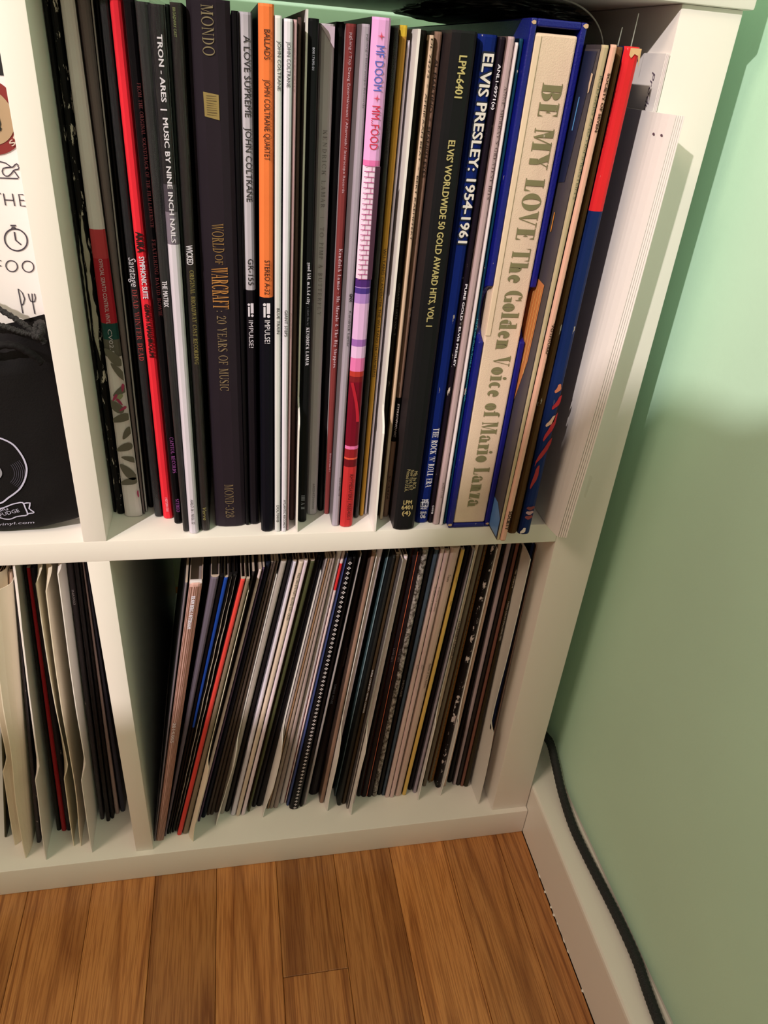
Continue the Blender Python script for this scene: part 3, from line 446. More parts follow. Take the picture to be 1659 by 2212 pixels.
 ['L', 'white4', 0.0347, [0.12559, 0.12673, 0.17137, 0.17386], {'c': (240, 214, 192), 's': (215, 60, 55), 'd': 'creamy white record with a red tab at its top', 'n': 'red tabbed record', 'B': [(0.2976, 0.2702, (225, 55, 50))]}],
 ['L', 'paleblue', 0.0311, [0.12709, 0.12947, 0.17422, 0.17521], {'c': (66, 78, 118), 'd': 'slate blue strip beside the crosses', 'n': 'slate blue strip'}],
 ['L', 'crosses', 0.0261, [0.12983, 0.13927, 0.17557, 0.17828], {'c': (16, 15, 16), 'd': 'black spine with a row of small white crosses', 'n': 'row of crosses', 'cr': 1}],
 ['L', 'black3', 0.0283, [0.14037, 0.14319, 0.17929, 0.18156], {'c': (16, 14, 14), 'd': 'black record beside the crosses', 'n': 'black record by the crosses'}],
 ['L', 'greyline', 0.0301, [0.14355, 0.14673, 0.1853, 0.1862], {'c': (175, 165, 150), 'd': 'very thin light grey record between black ones', 'n': 'thin light grey record'}],
 ['L', 'darkbrown1', 0.0409, [0.15082, 0.16026, 0.19003, 0.19426], {'c': (34, 26, 26), 'd': 'wide blackish brown record with small pale words', 'n': 'wide blackish record', 'T': [('ELEKTROMANIA', 0.1998, 0.1776, (90, 80, 72), 's', 0.75, 0.22), ('DANCE HOUSE', 0.1559, 0.131, (130, 135, 140), 's', 0.25, 0.26)]}],
 ['L', 'tan1', 0.03, [0.16062, 0.16455, 0.19462, 0.19794], {'c': (150, 118, 92), 'd': 'tan brown record', 'n': 'tan brown record'}],
 ['L', 'white5', 0.0348, [0.16707, 0.17057, 0.19987, 0.20475], {'c': (236, 212, 200), 'd': 'pinkish white record', 'n': 'pinkish white record'}],
 ['L', 'black4', 0.0458, [0.17449, 0.17636, 0.20857, 0.20947], {'c': (10, 14, 14), 'd': 'black gap-like record beside the teal one', 'n': 'narrow black record'}],
 ['L', 'tealrec', 0.036, [0.17672, 0.17762, 0.20983, 0.21073], {'c': (128, 148, 140), 's': (60, 80, 76), 'd': 'pale teal record', 'n': 'pale teal record'}],
 ['L', 'darkgreen', 0.0247, [0.17798, 0.18194, 0.21109, 0.21308], {'c': (34, 34, 28), 'd': 'greenish black record', 'n': 'greenish black record'}],
 ['L', 'olivebrown', 0.0261, [0.1829, 0.18669, 0.21394, 0.21726], {'c': (70, 55, 34), 's': (100, 85, 60), 'd': 'olive brown spine with white lettering', 'n': 'olive brown spine', 'T': [('SUPER COMFORT / PICNIC CHARTER', 0.1852, 0.1312, (215, 205, 185), 'sb', 0.3, 0.36)]}],
 ['L', 'grey2', 0.02, [0.18705, 0.18802, 0.21762, 0.21852], {'c': (160, 150, 132), 'd': 'thin grey card edge', 'n': 'thin grey card edge'}],
 ['L', 'white6', 0.0251, [0.1904, 0.19588, 0.2205, 0.22356], {'c': (230, 208, 192), 'd': 'white record right of the grey card edge', 'n': 'white record by the card edge'}],
 ['L', 'dark3', 0.0329, [0.19966, 0.20358, 0.22652, 0.22897], {'c': (38, 30, 28), 'd': 'dark brown record with thin outline', 'n': 'outlined dark record'}],
 ['L', 'darkorange', 0.0317, [0.20394, 0.20969, 0.22933, 0.23374], {'c': (36, 26, 26), 's': (190, 90, 55), 'd': 'dark spine with a thin orange line', 'n': 'orange lined spine', 'T': [('LIVE SET', 0.2041, 0.1875, (110, 95, 90), 's', 0.2, 0.3)], 'ol': 1}],
 ['L', 'darkbrown2', 0.031, [0.21005, 0.21467, 0.2341, 0.23653], {'c': (36, 24, 24), 'd': 'dark brown record right of the orange line', 'n': 'dark brown record', 'T': [('LIVE SET', 0.2032, 0.1878, (110, 95, 90), 's', 0.5, 0.5)]}],
 ['L', 'speckled', 0.0309, [0.21514, 0.21982, 0.23689, 0.24235], {'c': (150, 138, 118), 'w': 0.0, 'd': 'grey speckled spine with dark mottling', 'n': 'mottled grey spine', 'mo': 1}],
 ['L', 'black5', 0.032, [0.2206, 0.22497, 0.24363, 0.24702], {'c': (16, 14, 12), 'w': 0.05, 'd': 'glossy black record beside the mottled spine', 'n': 'glossy black record', 'T': [('HOUSE', 0.163, 0.1423, (120, 110, 95), 's', 0.4, 0.4)]}],
 ['L', 'slate', 0.0309, [0.22533, 0.22796, 0.24738, 0.251], {'c': (72, 84, 88), 'd': 'slate blue grey record', 'n': 'slate record'}],
 ['L', 'cream2', 0.0282, [0.22832, 0.23282, 0.25136, 0.25471], {'c': (222, 192, 170), 'd': 'pinkish cream spine with tiny faint text, left of its twin', 'n': 'left cream twin', 'T': [('IN SEARCH OF SUNRISE', 0.2736, 0.247, (120, 105, 95), 's', 0.6, 0.35), ('TRACK 1', 0.1853, 0.1796, (120, 105, 95), 's', 0.5, 0.3)]}],
 ['L', 'cream3', 0.0276, [0.23318, 0.23754, 0.25507, 0.25905], {'c': (224, 192, 172), 'd': 'pinkish cream spine with tiny faint text, right of its twin', 'n': 'right cream twin', 'T': [('IN SEARCH OF SUNRISE', 0.2738, 0.2472, (130, 105, 90), 's', 0.4, 0.3), ('TRACK 2', 0.1855, 0.1798, (130, 105, 95), 's', 0.5, 0.3)]}],
 ['L', 'cream4', 0.0284, [0.23869, 0.2455, 0.25973, 0.26808], {'c': (212, 182, 155), 'd': 'broad cream spine with small black words', 'n': 'broad cream spine', 'T': [('Tiesto', 0.2858, 0.2781, (80, 66, 56), 's', 0.42, 0.28), ('Parade of The Athletes', 0.1851, 0.1545, (95, 74, 62), 's', 0.62, 0.26)]}],
 ['L', 'yellow', 0.0287, [0.24659, 0.25065, 0.26927, 0.27248], {'c': (226, 186, 92), 'd': 'yellow spine with tiny dark words', 'n': 'yellow spine', 'T': [('Tiesto', 0.2823, 0.2769, (110, 85, 30), 's', 0.5, 0.4), ('TRAFFIC', 0.257, 0.2509, (110, 85, 30), 's', 0.5, 0.4)]}],
 ['L', 'dark4', 0.0341, [0.25396, 0.25796, 0.27559, 0.27884], {'c': (28, 22, 26), 'd': 'dark record right of the yellow spine', 'n': 'dark record by the yellow'}],
 ['L', 'lavgrey', 0.03, [0.25832, 0.26146, 0.2792, 0.28058], {'c': (165, 152, 150), 'd': 'lavender grey record', 'n': 'lavender grey record'}],
 ['L', 'cream5', 0.0362, [0.2647, 0.2694, 0.28371, 0.28685], {'c': (212, 186, 150), 'd': 'cream spine with pale block words', 'n': 'block worded cream spine', 'T': [('TECHNO CLASSICS', 0.2279, 0.1808, (120, 105, 92), 'sb', 0.6, 0.5)]}],
 ['L', 'olive2', 0.0367, [0.27015, 0.27414, 0.28749, 0.29186], {'c': (120, 108, 84), 'd': 'olive grey record with fine ribs', 'n': 'ribbed olive record'}],
 ['L', 'orange', 0.0415, [0.27741, 0.28359, 0.2943, 0.29699], {'c': (160, 108, 52), 'd': 'orange brown spine dotted with small dark marks', 'n': 'dotted orange spine', 'dt': 1}],
 ['L', 'floral2', 0.0332, [0.28395, 0.28874, 0.29735, 0.30131], {'c': (28, 24, 24), 'w': 0.0, 'd': 'black spine with white blossom shapes', 'n': 'blossomed black spine', 'bl': 1}],
 ['L', 'cream6', 0.0342, [0.29036, 0.29497, 0.30293, 0.30637], {'c': (205, 172, 140), 'd': 'sandy cream record', 'n': 'sandy cream record'}],
 ['L', 'black6', 0.0379, [0.29782, 0.30246, 0.30839, 0.31066], {'c': (15, 13, 12), 'd': 'black record beside the sandy cream one', 'n': 'black record by the sandy one'}],
 ['L', 'pinkgrey', 0.0345, [0.30282, 0.30589, 0.31102, 0.31497], {'c': (180, 160, 150), 'd': 'rosy grey record', 'n': 'rosy grey record'}],
 ['L', 'dark5', 0.0334, [0.30625, 0.31001, 0.31533, 0.3175], {'c': (40, 34, 28), 'd': 'blackish record beside the rosy grey one', 'n': 'blackish record'}],
 ['L', 'brownred', 0.0318, [0.31037, 0.31345, 0.31786, 0.32069], {'c': (128, 84, 64), 'd': 'reddish brown record with fine lines', 'n': 'reddish brown record'}],
 ['L', 'darkolive', 0.0307, [0.31381, 0.31885, 0.32105, 0.32285], {'c': (50, 42, 22), 'd': 'dark olive spine with blocky pale lettering', 'n': 'dark olive spine', 'T': [('40 79894', 0.2859, 0.266, (190, 180, 150), 'sb', 0.5, 0.4), ('FREED DRUM MACHINE MIX', 0.2511, 0.2053, (165, 160, 135), 'sb', 0.4, 0.5)]}],
 ['L', 'navy2', 0.03, [0.32813, 0.33192, 0.33074, 0.33359], {'c': (22, 36, 66), 'w': 0.1, 'd': 'navy record behind white sleeves', 'n': 'navy record'}],
 ['L', 'tan2', 0.028, [0.33228, 0.3338, 0.33395, 0.33485], {'c': (180, 150, 122), 'd': 'tan card sleeve nearest the right side panel', 'n': 'tan card sleeve'}],
 ['M', 'olive0', 0.03, [-0.13675, -0.13499, -0.08629, -0.08275], {'c': (70, 66, 38), 'd': 'olive record at the left edge of the picture', 'n': 'olive edge record'}],
 ['M', 'tan0', 0.03, [-0.12387, -0.11995, -0.08239, -0.07957], {'c': (140, 122, 88), 'd': 'tan brown record, lower left cell', 'n': 'lower left tan record'}],
 ['M', 'cream0', 0.03, [-0.11833, -0.11324, -0.07795, -0.07507], {'c': (222, 192, 160), 'w': 0.2, 'd': 'cream record with torn top, lower left cell', 'n': 'torn cream record'}],
 ['M', 'blackline', 0.02, [-0.10656, -0.10298, -0.07164, -0.07074], {'c': (60, 55, 52), 'w': 0.5, 'd': 'thin black and white lined record, lower left cell', 'n': 'lined thin record'}],
 ['M', 'black0', 0.031, [-0.09084, -0.08697, -0.06789, -0.06576], {'c': (24, 22, 18), 'd': 'black record left of the crimson one, lower left cell', 'n': 'lower left black record'}],
 ['M', 'red0', 0.0298, [-0.08624, -0.08196, -0.06513, -0.0627], {'c': (165, 32, 36), 's': (170, 140, 110), 'd': 'crimson record with cream edge, lower left cell', 'n': 'crimson record'}],
 ['M', 'darkpic', 0.0298, [-0.08152, -0.07761, -0.06234, -0.05844], {'c': (40, 34, 36), 'w': 0.12, 'd': 'dark picture cover record right of the crimson one', 'n': 'dark picture record'}],
 ['M', 'ina', 0.0381, [-0.05231, -0.04889, -0.03914, -0.03442], {'c': (62, 54, 52), 'w': 0.25, 'd': 'mottled charcoal spine with a pale code', 'n': 'coded charcoal spine', 'T': [('INA0323', 0.2822, 0.2676, (180, 168, 158), 's', 0.5, 0.34)]}],
 ['M', 'black7', 0.0353, [-0.0464, -0.04295, -0.03324, -0.03022], {'c': (34, 28, 26), 'd': 'dark brown record right of the coded spine', 'n': 'lower left brown record'}],
 ['M', 'blackb', 0.0379, [-0.04259, -0.03956, -0.02986, -0.02896], {'c': (16, 14, 14), 'd': 'thin black record, lower left cell', 'n': 'lower left thin black record'}],
 ['M', 'taupe', 0.0427, [-0.0392, -0.03537, -0.0286, -0.0277], {'c': (168, 142, 124), 'd': 'taupe record near the divider, lower left cell', 'n': 'taupe record'}],
 ['M', 'slategrey', 0.0446, [-0.03442, -0.02991, -0.02734, -0.02631], {'c': (58, 56, 62), 'd': 'slate black record touching the divider, lower left cell', 'n': 'slate black record'}],
]
CARD_LINES = {'dome': [[-0.035, 0.2332], [-0.0319, 0.2341], [-0.0291, 0.2335], [-0.0267, 0.2317]], 'drum': [[-0.0255, 0.2317], [-0.0242, 0.233], [-0.0233, 0.2334], [-0.0228, 0.2328], [-0.023, 0.2321], [-0.0225, 0.2314], [-0.0232, 0.2306], [-0.0244, 0.2304], [-0.0255, 0.23], [-0.0271, 0.2282], [-0.0288, 0.2269], [-0.0303, 0.2268], [-0.0314, 0.2278], [-0.0316, 0.2292], [-0.0308, 0.2307], [-0.029, 0.2312], [-0.0267, 0.2315], [-0.0255, 0.2317]], 'base': [[-0.0365, 0.2257], [-0.0243, 0.2258], [-0.0236, 0.2264], [-0.0253, 0.2295]], 'h1': [[-0.0331, 0.2177], [-0.0331, 0.2114]], 'h2': [[-0.0284, 0.2178], [-0.0283, 0.2113]], 'h3': [[-0.033, 0.2143], [-0.0284, 0.2143]], 't1': [[-0.038, 0.2175], [-0.0345, 0.2176]], 'e1': [[-0.0227, 0.2175], [-0.0251, 0.2176], [-0.0252, 0.2115], [-0.0225, 0.2114]], 'e2': [[-0.0251, 0.2145], [-0.0227, 0.2145]], 'clock': [[-0.0249, 0.1922], [-0.0252, 0.1911], [-0.0257, 0.1899], [-0.0265, 0.1889], [-0.0274, 0.188], [-0.0284, 0.1874], [-0.0296, 0.1869], [-0.0308, 0.1866], [-0.032, 0.1866], [-0.0331, 0.1869], [-0.0342, 0.1873], [-0.0352, 0.188], [-0.0359, 0.1888], [-0.0365, 0.1898], [-0.0369, 0.1909], [-0.037, 0.1921], [-0.0369, 0.1933], [-0.0366, 0.1945], [-0.036, 0.1956], [-0.0353, 0.1966], [-0.0344, 0.1974], [-0.0333, 0.1981], [-0.0322, 0.1986], [-0.031, 0.1988], [-0.0298, 0.1988], [-0.0287, 0.1986], [-0.0276, 0.1982], [-0.0267, 0.1975], [-0.0259, 0.1967], [-0.0253, 0.1957], [-0.0249, 0.1946], [-0.0248, 0.1934], [-0.0249, 0.1922]], 'knob': [[-0.0325, 0.2006], [-0.0295, 0.2007]], 'kn2': [[-0.0321, 0.1987], [-0.0318, 0.1996], [-0.0302, 0.1997], [-0.0302, 0.1988]], 'hands': [[-0.031, 0.1972], [-0.0311, 0.1926], [-0.0286, 0.1901]], 'o1': [[-0.0328, 0.1774], [-0.033, 0.1767], [-0.0334, 0.176], [-0.034, 0.1754], [-0.0346, 0.1749], [-0.0354, 0.1746], [-0.0361, 0.1745], [-0.0369, 0.1746], [-0.0376, 0.1748], [-0.0382, 0.1753], [-0.0386, 0.1758], [-0.0389, 0.1765], [-0.0391, 0.1772], [-0.039, 0.178], [-0.0388, 0.1788], [-0.0384, 0.1794], [-0.0379, 0.18], [-0.0372, 0.1805], [-0.0365, 0.1808], [-0.0357, 0.1809], [-0.035, 0.1808], [-0.0343, 0.1806], [-0.0337, 0.1802], [-0.0332, 0.1796], [-0.0329, 0.1789], [-0.0328, 0.1782], [-0.0328, 0.1774]], 'o2': [[-0.0238, 0.1774], [-0.024, 0.1766], [-0.0244, 0.176], [-0.0249, 0.1754], [-0.0256, 0.1749], [-0.0263, 0.1746], [-0.0271, 0.1745], [-0.0278, 0.1746], [-0.0286, 0.1748], [-0.0292, 0.1752], [-0.0296, 0.1758], [-0.03, 0.1765], [-0.0301, 0.1772], [-0.0301, 0.178], [-0.0298, 0.1788], [-0.0295, 0.1794], [-0.0289, 0.18], [-0.0283, 0.1805], [-0.0275, 0.1808], [-0.0268, 0.1809], [-0.026, 0.1808], [-0.0253, 0.1806], [-0.0247, 0.1802], [-0.0242, 0.1796], [-0.0239, 0.1789], [-0.0238, 0.1782], [-0.0238, 0.1774]], 'f1': [[-0.0411, 0.1807], [-0.0434, 0.1808], [-0.044, 0.1747]], 'f2': [[-0.0437, 0.1778], [-0.0416, 0.1777]], 'kn': [[-0.0346, 0.1496], [-0.0347, 0.1645], [-0.0327, 0.162], [-0.0321, 0.1585], [-0.0333, 0.1555], [-0.0343, 0.1546]], 'fk': [[-0.0274, 0.1618], [-0.0279, 0.1568], [-0.0278, 0.1493]], 'fk2': [[-0.0295, 0.1617], [-0.0294, 0.1591], [-0.0289, 0.1571], [-0.0276, 0.1567], [-0.0266, 0.1571], [-0.0259, 0.1592], [-0.026, 0.1618]]}
BAG_LINES = {'ring': [[-0.074, 0.0772], [-0.0667, 0.0795], [-0.06, 0.0786], [-0.0568, 0.0774], [-0.053, 0.0756], [-0.049, 0.0723], [-0.0464, 0.0676], [-0.0445, 0.062], [-0.0438, 0.0564], [-0.0443, 0.052], [-0.0465, 0.0459], [-0.05, 0.0402], [-0.0543, 0.0363], [-0.0585, 0.0333], [-0.0623, 0.0302], [-0.0658, 0.029], [-0.0711, 0.0296]], 'rib1': [[-0.0735, 0.0265], [-0.0665, 0.0253], [-0.0643, 0.0252], [-0.0608, 0.0265], [-0.0568, 0.0282], [-0.0538, 0.0288], [-0.0505, 0.029], [-0.0497, 0.0247], [-0.0492, 0.0191], [-0.053, 0.0182], [-0.0569, 0.0175], [-0.0593, 0.0162], [-0.0616, 0.0157], [-0.0645, 0.0162], [-0.0678, 0.018], [-0.0746, 0.0206]], 'tail': [[-0.0502, 0.0282], [-0.046, 0.0285], [-0.0474, 0.0242], [-0.0451, 0.0213], [-0.0457, 0.0203], [-0.0494, 0.02]]}
BAG_PTS = {'label': [[-0.0619, 0.053], [-0.0587, 0.058]], 'big': [[-0.0661, 0.0226], [-0.0601, 0.0239]], 'fudge': [[-0.066, 0.0186], [-0.0535, 0.0218]], 'url': [[-0.0781, 0.0098], [-0.0459, 0.011]], 'top': [[-0.0431, 0.1513], [-0.0189, 0.1517], [-0.0185, 0.1375]], 'bot': [[-0.0698, 0.0075], [-0.0546, 0.0015], [-0.0333, 0.0036]], 'groove': [[-0.0544, 0.0572], [-0.0458, 0.0581], [-0.0473, 0.0526]]}

FLOOR_LOW = -0.3518
Z0 = -0.3868

# ------------------------------------------------------------------ the room
XW = 0.4025
floor = meshobj('floor', [(-1.6, -2.2, Z0-.012), (.46, -2.2, Z0-.012), (.46, .46, Z0-.012), (-1.6, .46, Z0-.012), (-1.6, -2.2, Z0-.03), (.46, -2.2, Z0-.03), (.46, .46, Z0-.03), (-1.6, .46, Z0-.03)],
                [(0, 1, 2, 3), (7, 6, 5, 4), (0, 4, 5, 1), (1, 5, 6, 2), (2, 6, 7, 3), (3, 7, 4, 0)], M_SUB)
tag(floor, kind='structure')
def wood(i, dark, fig):
    mt = bpy.data.materials.new('oak_plank'); mt.use_nodes = True; nt = mt.node_tree; n = nt.nodes; l = nt.links
    b = n['Principled BSDF']; b.inputs['Roughness'].default_value = .33; b.inputs['Coat Weight'].default_value = .25; b.inputs['Coat Roughness'].default_value = .22
    tc = n.new('ShaderNodeTexCoord'); mp = n.new('ShaderNodeMapping'); l.new(tc.outputs['Object'], mp.inputs[0])
    mp.inputs['Location'].default_value = (i*.37, i*.61, 0); mp.inputs['Scale'].default_value = (1, .045, 1)
    # long wavy growth rings
    t1 = n.new('ShaderNodeTexNoise'); t1.inputs['Scale'].default_value = 26 if not fig else 15; t1.inputs['Detail'].default_value = 1.5; t1.inputs['Distortion'].default_value = .3
    l.new(mp.outputs[0], t1.inputs['Vector'])
    mu = n.new('ShaderNodeMath'); mu.operation = 'MULTIPLY'; mu.inputs[1].default_value = 9 if not fig else 13; l.new(t1.outputs['Fac'], mu.inputs[0])
    fr_ = n.new('ShaderNodeMath'); fr_.operation = 'FRACT'; l.new(mu.outputs[0], fr_.inputs[0])
    # fine pores
    mp2 = n.new('ShaderNodeMapping'); mp2.inputs['Scale'].default_value = (1, .03, 1); mp2.inputs['Location'].default_value = (i*.2, i, 0); l.new(tc.outputs['Object'], mp2.inputs[0])
    t2 = n.new('ShaderNodeTexNoise'); t2.inputs['Scale'].default_value = 900; t2.inputs['Detail'].default_value = 2; l.new(mp2.outputs[0], t2.inputs['Vector'])
    t3 = n.new('ShaderNodeTexNoise'); t3.inputs['Scale'].default_value = 5; l.new(tc.outputs['Object'], t3.inputs['Vector'])
    r1 = n.new('ShaderNodeValToRGB'); e = r1.color_ramp.elements
    k = dark
    e[0].position = .0; e[0].color = (0.558*k, 0.232*k, 0.067*k, 1); e[1].position = 1.; e[1].color = (0.558*k, 0.232*k, 0.067*k, 1)
    x = e.new(.55); x.color = (0.582*k, 0.254*k, 0.078*k, 1); x = e.new(.86); x.color = (0.349*k, 0.127*k, 0.032*k, 1)
    l.new(fr_.outputs[0], r1.inputs[0])
    r2 = n.new('ShaderNodeValToRGB'); r2.color_ramp.elements[0].position = .38; r2.color_ramp.elements[1].position = .56
    r2.color_ramp.elements[0].color = (.60, .50, .42, 1); r2.color_ramp.elements[1].color = (1, 1, 1, 1); l.new(t2.outputs['Fac'], r2.inputs[0])
    mx = n.new('ShaderNodeMixRGB'); mx.blend_type = 'MULTIPLY'; mx.inputs[0].default_value = .75; l.new(r1.outputs[0], mx.inputs[1]); l.new(r2.outputs[0], mx.inputs[2])
    r3 = n.new('ShaderNodeValToRGB'); r3.color_ramp.elements[0].position = .3; r3.color_ramp.elements[1].position = .7
    r3.color_ramp.elements[0].color = (.85, .8, .78, 1); r3.color_ramp.elements[1].color = (1.05, 1.05, 1.05, 1); l.new(t3.outputs['Fac'], r3.inputs[0])
    m3 = n.new('ShaderNodeMixRGB'); m3.blend_type = 'MULTIPLY'; m3.inputs[0].default_value = .8; l.new(mx.outputs[0], m3.inputs[1]); l.new(r3.outputs[0], m3.inputs[2])
    l.new(m3.outputs[0], b.inputs['Base Color'])
    bp = n.new('ShaderNodeBump'); bp.inputs['Strength'].default_value = .25; bp.inputs['Distance'].default_value = .0004; l.new(t2.outputs['Fac'], bp.inputs['Height']); l.new(bp.outputs[0], b.inputs['Normal'])
    return mt
woods = [wood(i, d, f) for i, (d, f) in enumerate([(1.0, 1), (.86, 0), (1.08, 0), (.94, 1), (.76, 0), (1.04, 1), (1.16, 0), (.92, 0)])]
PW = .0573
seams = [-.0002+PW*k for k in range(-28, 8)]
rw = random.Random(3)
wi = {0: 4, 1: 0, 2: 2, 3: 1, 4: 6, 5: 3, 6: 1, -1: 0, -2: 3, -3: 1}
for idx, x0 in enumerate(seams):
    k = idx-28; x1 = min(x0+PW, .3728 if x0 < .36 else 9)
    if x0 > .36: continue
    if k == 5: x1 = .3435
    if k == 6: x1 = .3728
    cuts = [-2.2, .45]
    if k == 2: cuts = [-2.2, -.84, -.114, .45]
    else:
        c = rw.uniform(-1.7, -.35); cuts = [-2.2, c, .45]
    for j, (a, b) in enumerate(zip(cuts, cuts[1:])):
        wm = woods[wi.get(k, rw.randrange(8)) if (j == len(cuts)-2) else rw.randrange(8)]
        if k == 2 and j == 1: wm = woods[3]
        if k == 2 and j == 2: wm = woods[4]
        g = .00018; dz = rw.uniform(0, .0002)
        o = bevel_box('floor_plank', (x0+g, a+g, Z0-.012), (x1-g, b-g, Z0+dz*0), wm, floor, bev=.0005, seg=1, origin=((x0+x1)/2, a, Z0-.012))
def wallbox(name, lo, hi, mt):
    o = bevel_box(name, lo, hi, mt, bev=0); return tag(o, kind='structure')
wallbox('wall_right', (XW, -2.2, Z0-.03), (XW+.05, .46, 1.9), M_WALL)
wallbox('wall_back', (-1.6, .4505, Z0-.03), (XW-.001, .50, 1.9), M_WALL)
# baseboard with a rounded nose and a sloping cap; paint-brushed ragged foot
prof = [(.3733, 0), (.3733, .0625), (.3737, .0650), (.3752, .0668), (.3775, .0674), (.386, .0690), (XW, .0712), (XW, 0)]
V = []; F = []; N = 60; yy = [-2.2+(.4495+2.2)*i/N for i in range(N+1)]
for y in yy:
    for (x, z) in prof: V.append((x, y, Z0+z))
P_ = len(prof)
for i in range(N):
    for j in range(P_-1): F.append((i*P_+j, i*P_+j+1, (i+1)*P_+j+1, (i+1)*P_+j))
F += [tuple(range(P_))[::-1], tuple(range(N*P_, N*P_+P_))]
bb = meshobj('baseboard_right', V, F, M_BASE); tag(bb, kind='structure')
V = []; F = []; y = -.66
rb = random.Random(5)
while y < -.005:                                                    # ragged drips of old paint along its foot
    L = rb.uniform(.0015, .007); d = rb.uniform(.0002, .0011)*(1 if rb.random() < .6 else 2); k = len(V)
    V += [(.3734, y, Z0+.0002), (.3734-d, y+L*.3, Z0+.0004), (.3734-d*.6, y+L*.7, Z0+.0004), (.3734, y+L, Z0+.0002), (.3733, y+L*.5, Z0+.0016)]
    F += [(k, k+1, k+4), (k+1, k+2, k+4), (k+2, k+3, k+4), (k, k+3, k+2, k+1)]; y += L+rb.choice([0, .001, .004, .012, .03])
o = meshobj('paint_drips', V, F, M_BASE, bb); o['kind'] = 'stuff'
# a painted bead where baseboard and wall meet
V = []; F = []; N = 80
for i in range(N+1):
    y = -2.2+(.4495+2.2)*i/N; j_ = .0008*noise.noise(Vector((y*14, 0, 0)))
    V += [(XW-.003, y, Z0+.0709), (XW-.0004, y, Z0+.0735+j_), (XW-.0001, y, Z0+.0760+j_)]
for i in range(N):
    for j in range(2): F.append((i*3+j, i*3+j+1, i*3+j+4, i*3+j+3))
meshobj('paint_bead', V, F, M_BASE, bb)

# ------------------------------------------------------------------ the shelf unit
shelf = thing('shelf_unit', (0, 0, Z0), 'white cube shelf unit with four cubbies in view standing against the green wall', 'shelf')
XL = -.3661                                                         # next divider to the left, outside the frame
bevel_box('bottom_board', (-.76, -.005, Z0+.0002), (.3728, .39, FLOOR_LOW), M_WHITE, shelf, bev=.0012)
bevel_box('side_panel', (.335, 0, FLOOR_LOW), (.3725, .39, .3347), M_WHITE, shelf, bev=.0012)
bevel_box('top_board', (-.76, -.0035, .3347), (.3765, .39, .3727), M_WHITE, shelf, bev=.0012)
bevel_box('shelf_board', (-.35, .0, -.0170), (.335, .39, 0), M_WHITE, shelf, bev=.0006)
bevel_box('divider', (-.0152, .0, 0), (0, .39, .3347), M_WHITE, shelf, bev=.0006)
bevel_box('divider', (-.0152, .0, FLOOR_LOW), (0, .39, -.017), M_WHITE, shelf, bev=.0006)
bevel_box('divider', (XL, .0, FLOOR_LOW), (-.35, .39, .3347), M_WHITE, shelf, bev=.0006)

# ------------------------------------------------------------------ records
GR = {'U': 'records in the upper cubby', 'L': 'records leaning in the lower cubby', 'M': 'records in the lower left cubby'}
WH = {'U': 'upper cubby', 'L': 'lower cubby', 'M': 'lower left cubby'}
prev = None; made = {}; prevcell = None
for cell, key, y, xs, sp in ALB:
    if cell != prevcell: prev = None; prevcell = cell
    if key == 'lanza': prev = 'big cream box set'; continue
    d = sp['d']
    if cell != 'U' and 'cubby' not in d and 'cell' not in d: d = d+', '+WH[cell]
    d = d.replace('lower left cell', 'lower left cubby').replace('lower cell', 'lower cubby').replace('upper shelf', 'upper cubby')
    if prev and 'beside' not in d and 'between' not in d and 'right of' not in d and len(d.split()) + len(prev.split()) < 13: d = d+', next to the '+prev
    words = d.split()
    sp['label'] = ' '.join(words[:16])
    made[(cell, key)] = record(cell, key, y, xs, sp, GR[cell], prev)+(y, xs)
    prev = sp['n']

# torn strips on the two scuffed black spines
def torn(cell, key, z0, z1, f0, w0, seed, n=26):
    root, fl, fr, H, y, xs = made[(cell, key)]; rn = random.Random(seed); V = []; F = []
    for i in range(n+1):
        z = z0+(z1-z0)*i/n; t = fr(z)-fl(z); e = min(1, 5*min(i, n-i)/n)
        c = fl(z)+t*(f0+.06*math.sin(i*.7+seed)); a = t*w0*e*rn.uniform(.6, 1.2)
        V += [(c-a, -.0004, z), (c, -.0009, z), (min(c+a*rn.uniform(.7, 1.3), fr(z)-.00002), -.0004, z)]
    for i in range(n): F += [(3*i, 3*i+1, 3*i+4, 3*i+3), (3*i+1, 3*i+2, 3*i+5, 3*i+4)]
    meshobj('torn_patch', V, F, mat('torn_paper', (172, 160, 132), .9, bump=.4, bs=500), root)
for kk in (('worn1', 3), ('worn2', 4)): torn('L', kk[0], .305, .002, .78, .16, kk[1], 90)
torn('U', 'black1', .195, .130, .80, .22, 1); torn('U', 'black2', .210, .118, .45, .26, 2)
# the printed flowers on the grey spine
root, fl, fr, H, y, xs = made[('U', 'floral')]
def leaf(zc, fx, L, wd, ang, rgb, off=.0005):
    z = zc; t = fr(z)-fl(z); cx = fl(z)+fx*t; V = []
    for i in range(14):
        a = i/14*2*math.pi; px = L*math.cos(a); py = wd*math.sin(a)*(1+.35*math.cos(a))
        V.append((cx+px*math.cos(ang)-py*math.sin(ang), -off, z+px*math.sin(ang)+py*math.cos(ang)))
    V = [(min(max(p[0], fl(p[2])+.0002), fr(p[2])-.0002), p[1], p[2]) for p in V]
    meshobj('printed_leaf', V, [tuple(range(14))], mat('print_ink', rgb, .5), root)
lv = random.Random(11)
for i, zc in enumerate([.122, .112, .099, .088, .079, .068, .057, .048, .038, .030]):
    leaf(zc, lv.choice([.25, .5, .75]), lv.uniform(.0055, .0078), lv.uniform(.0021, .0032), lv.uniform(.2, 1.1)*lv.choice([1, -1]), (105, 98, 78))
for zc, fx, a in ((.094, .3, 1.0), (.091, .55, 2.2), (.101, .85, 1.4), (.086, .7, .6), (.020, .95, 1.5)): leaf(zc, fx, .003, .0009, a, (175, 50, 85), .0006)
leaf(.094, .55, .0035, .0014, .8, (150, 150, 105), .00055)
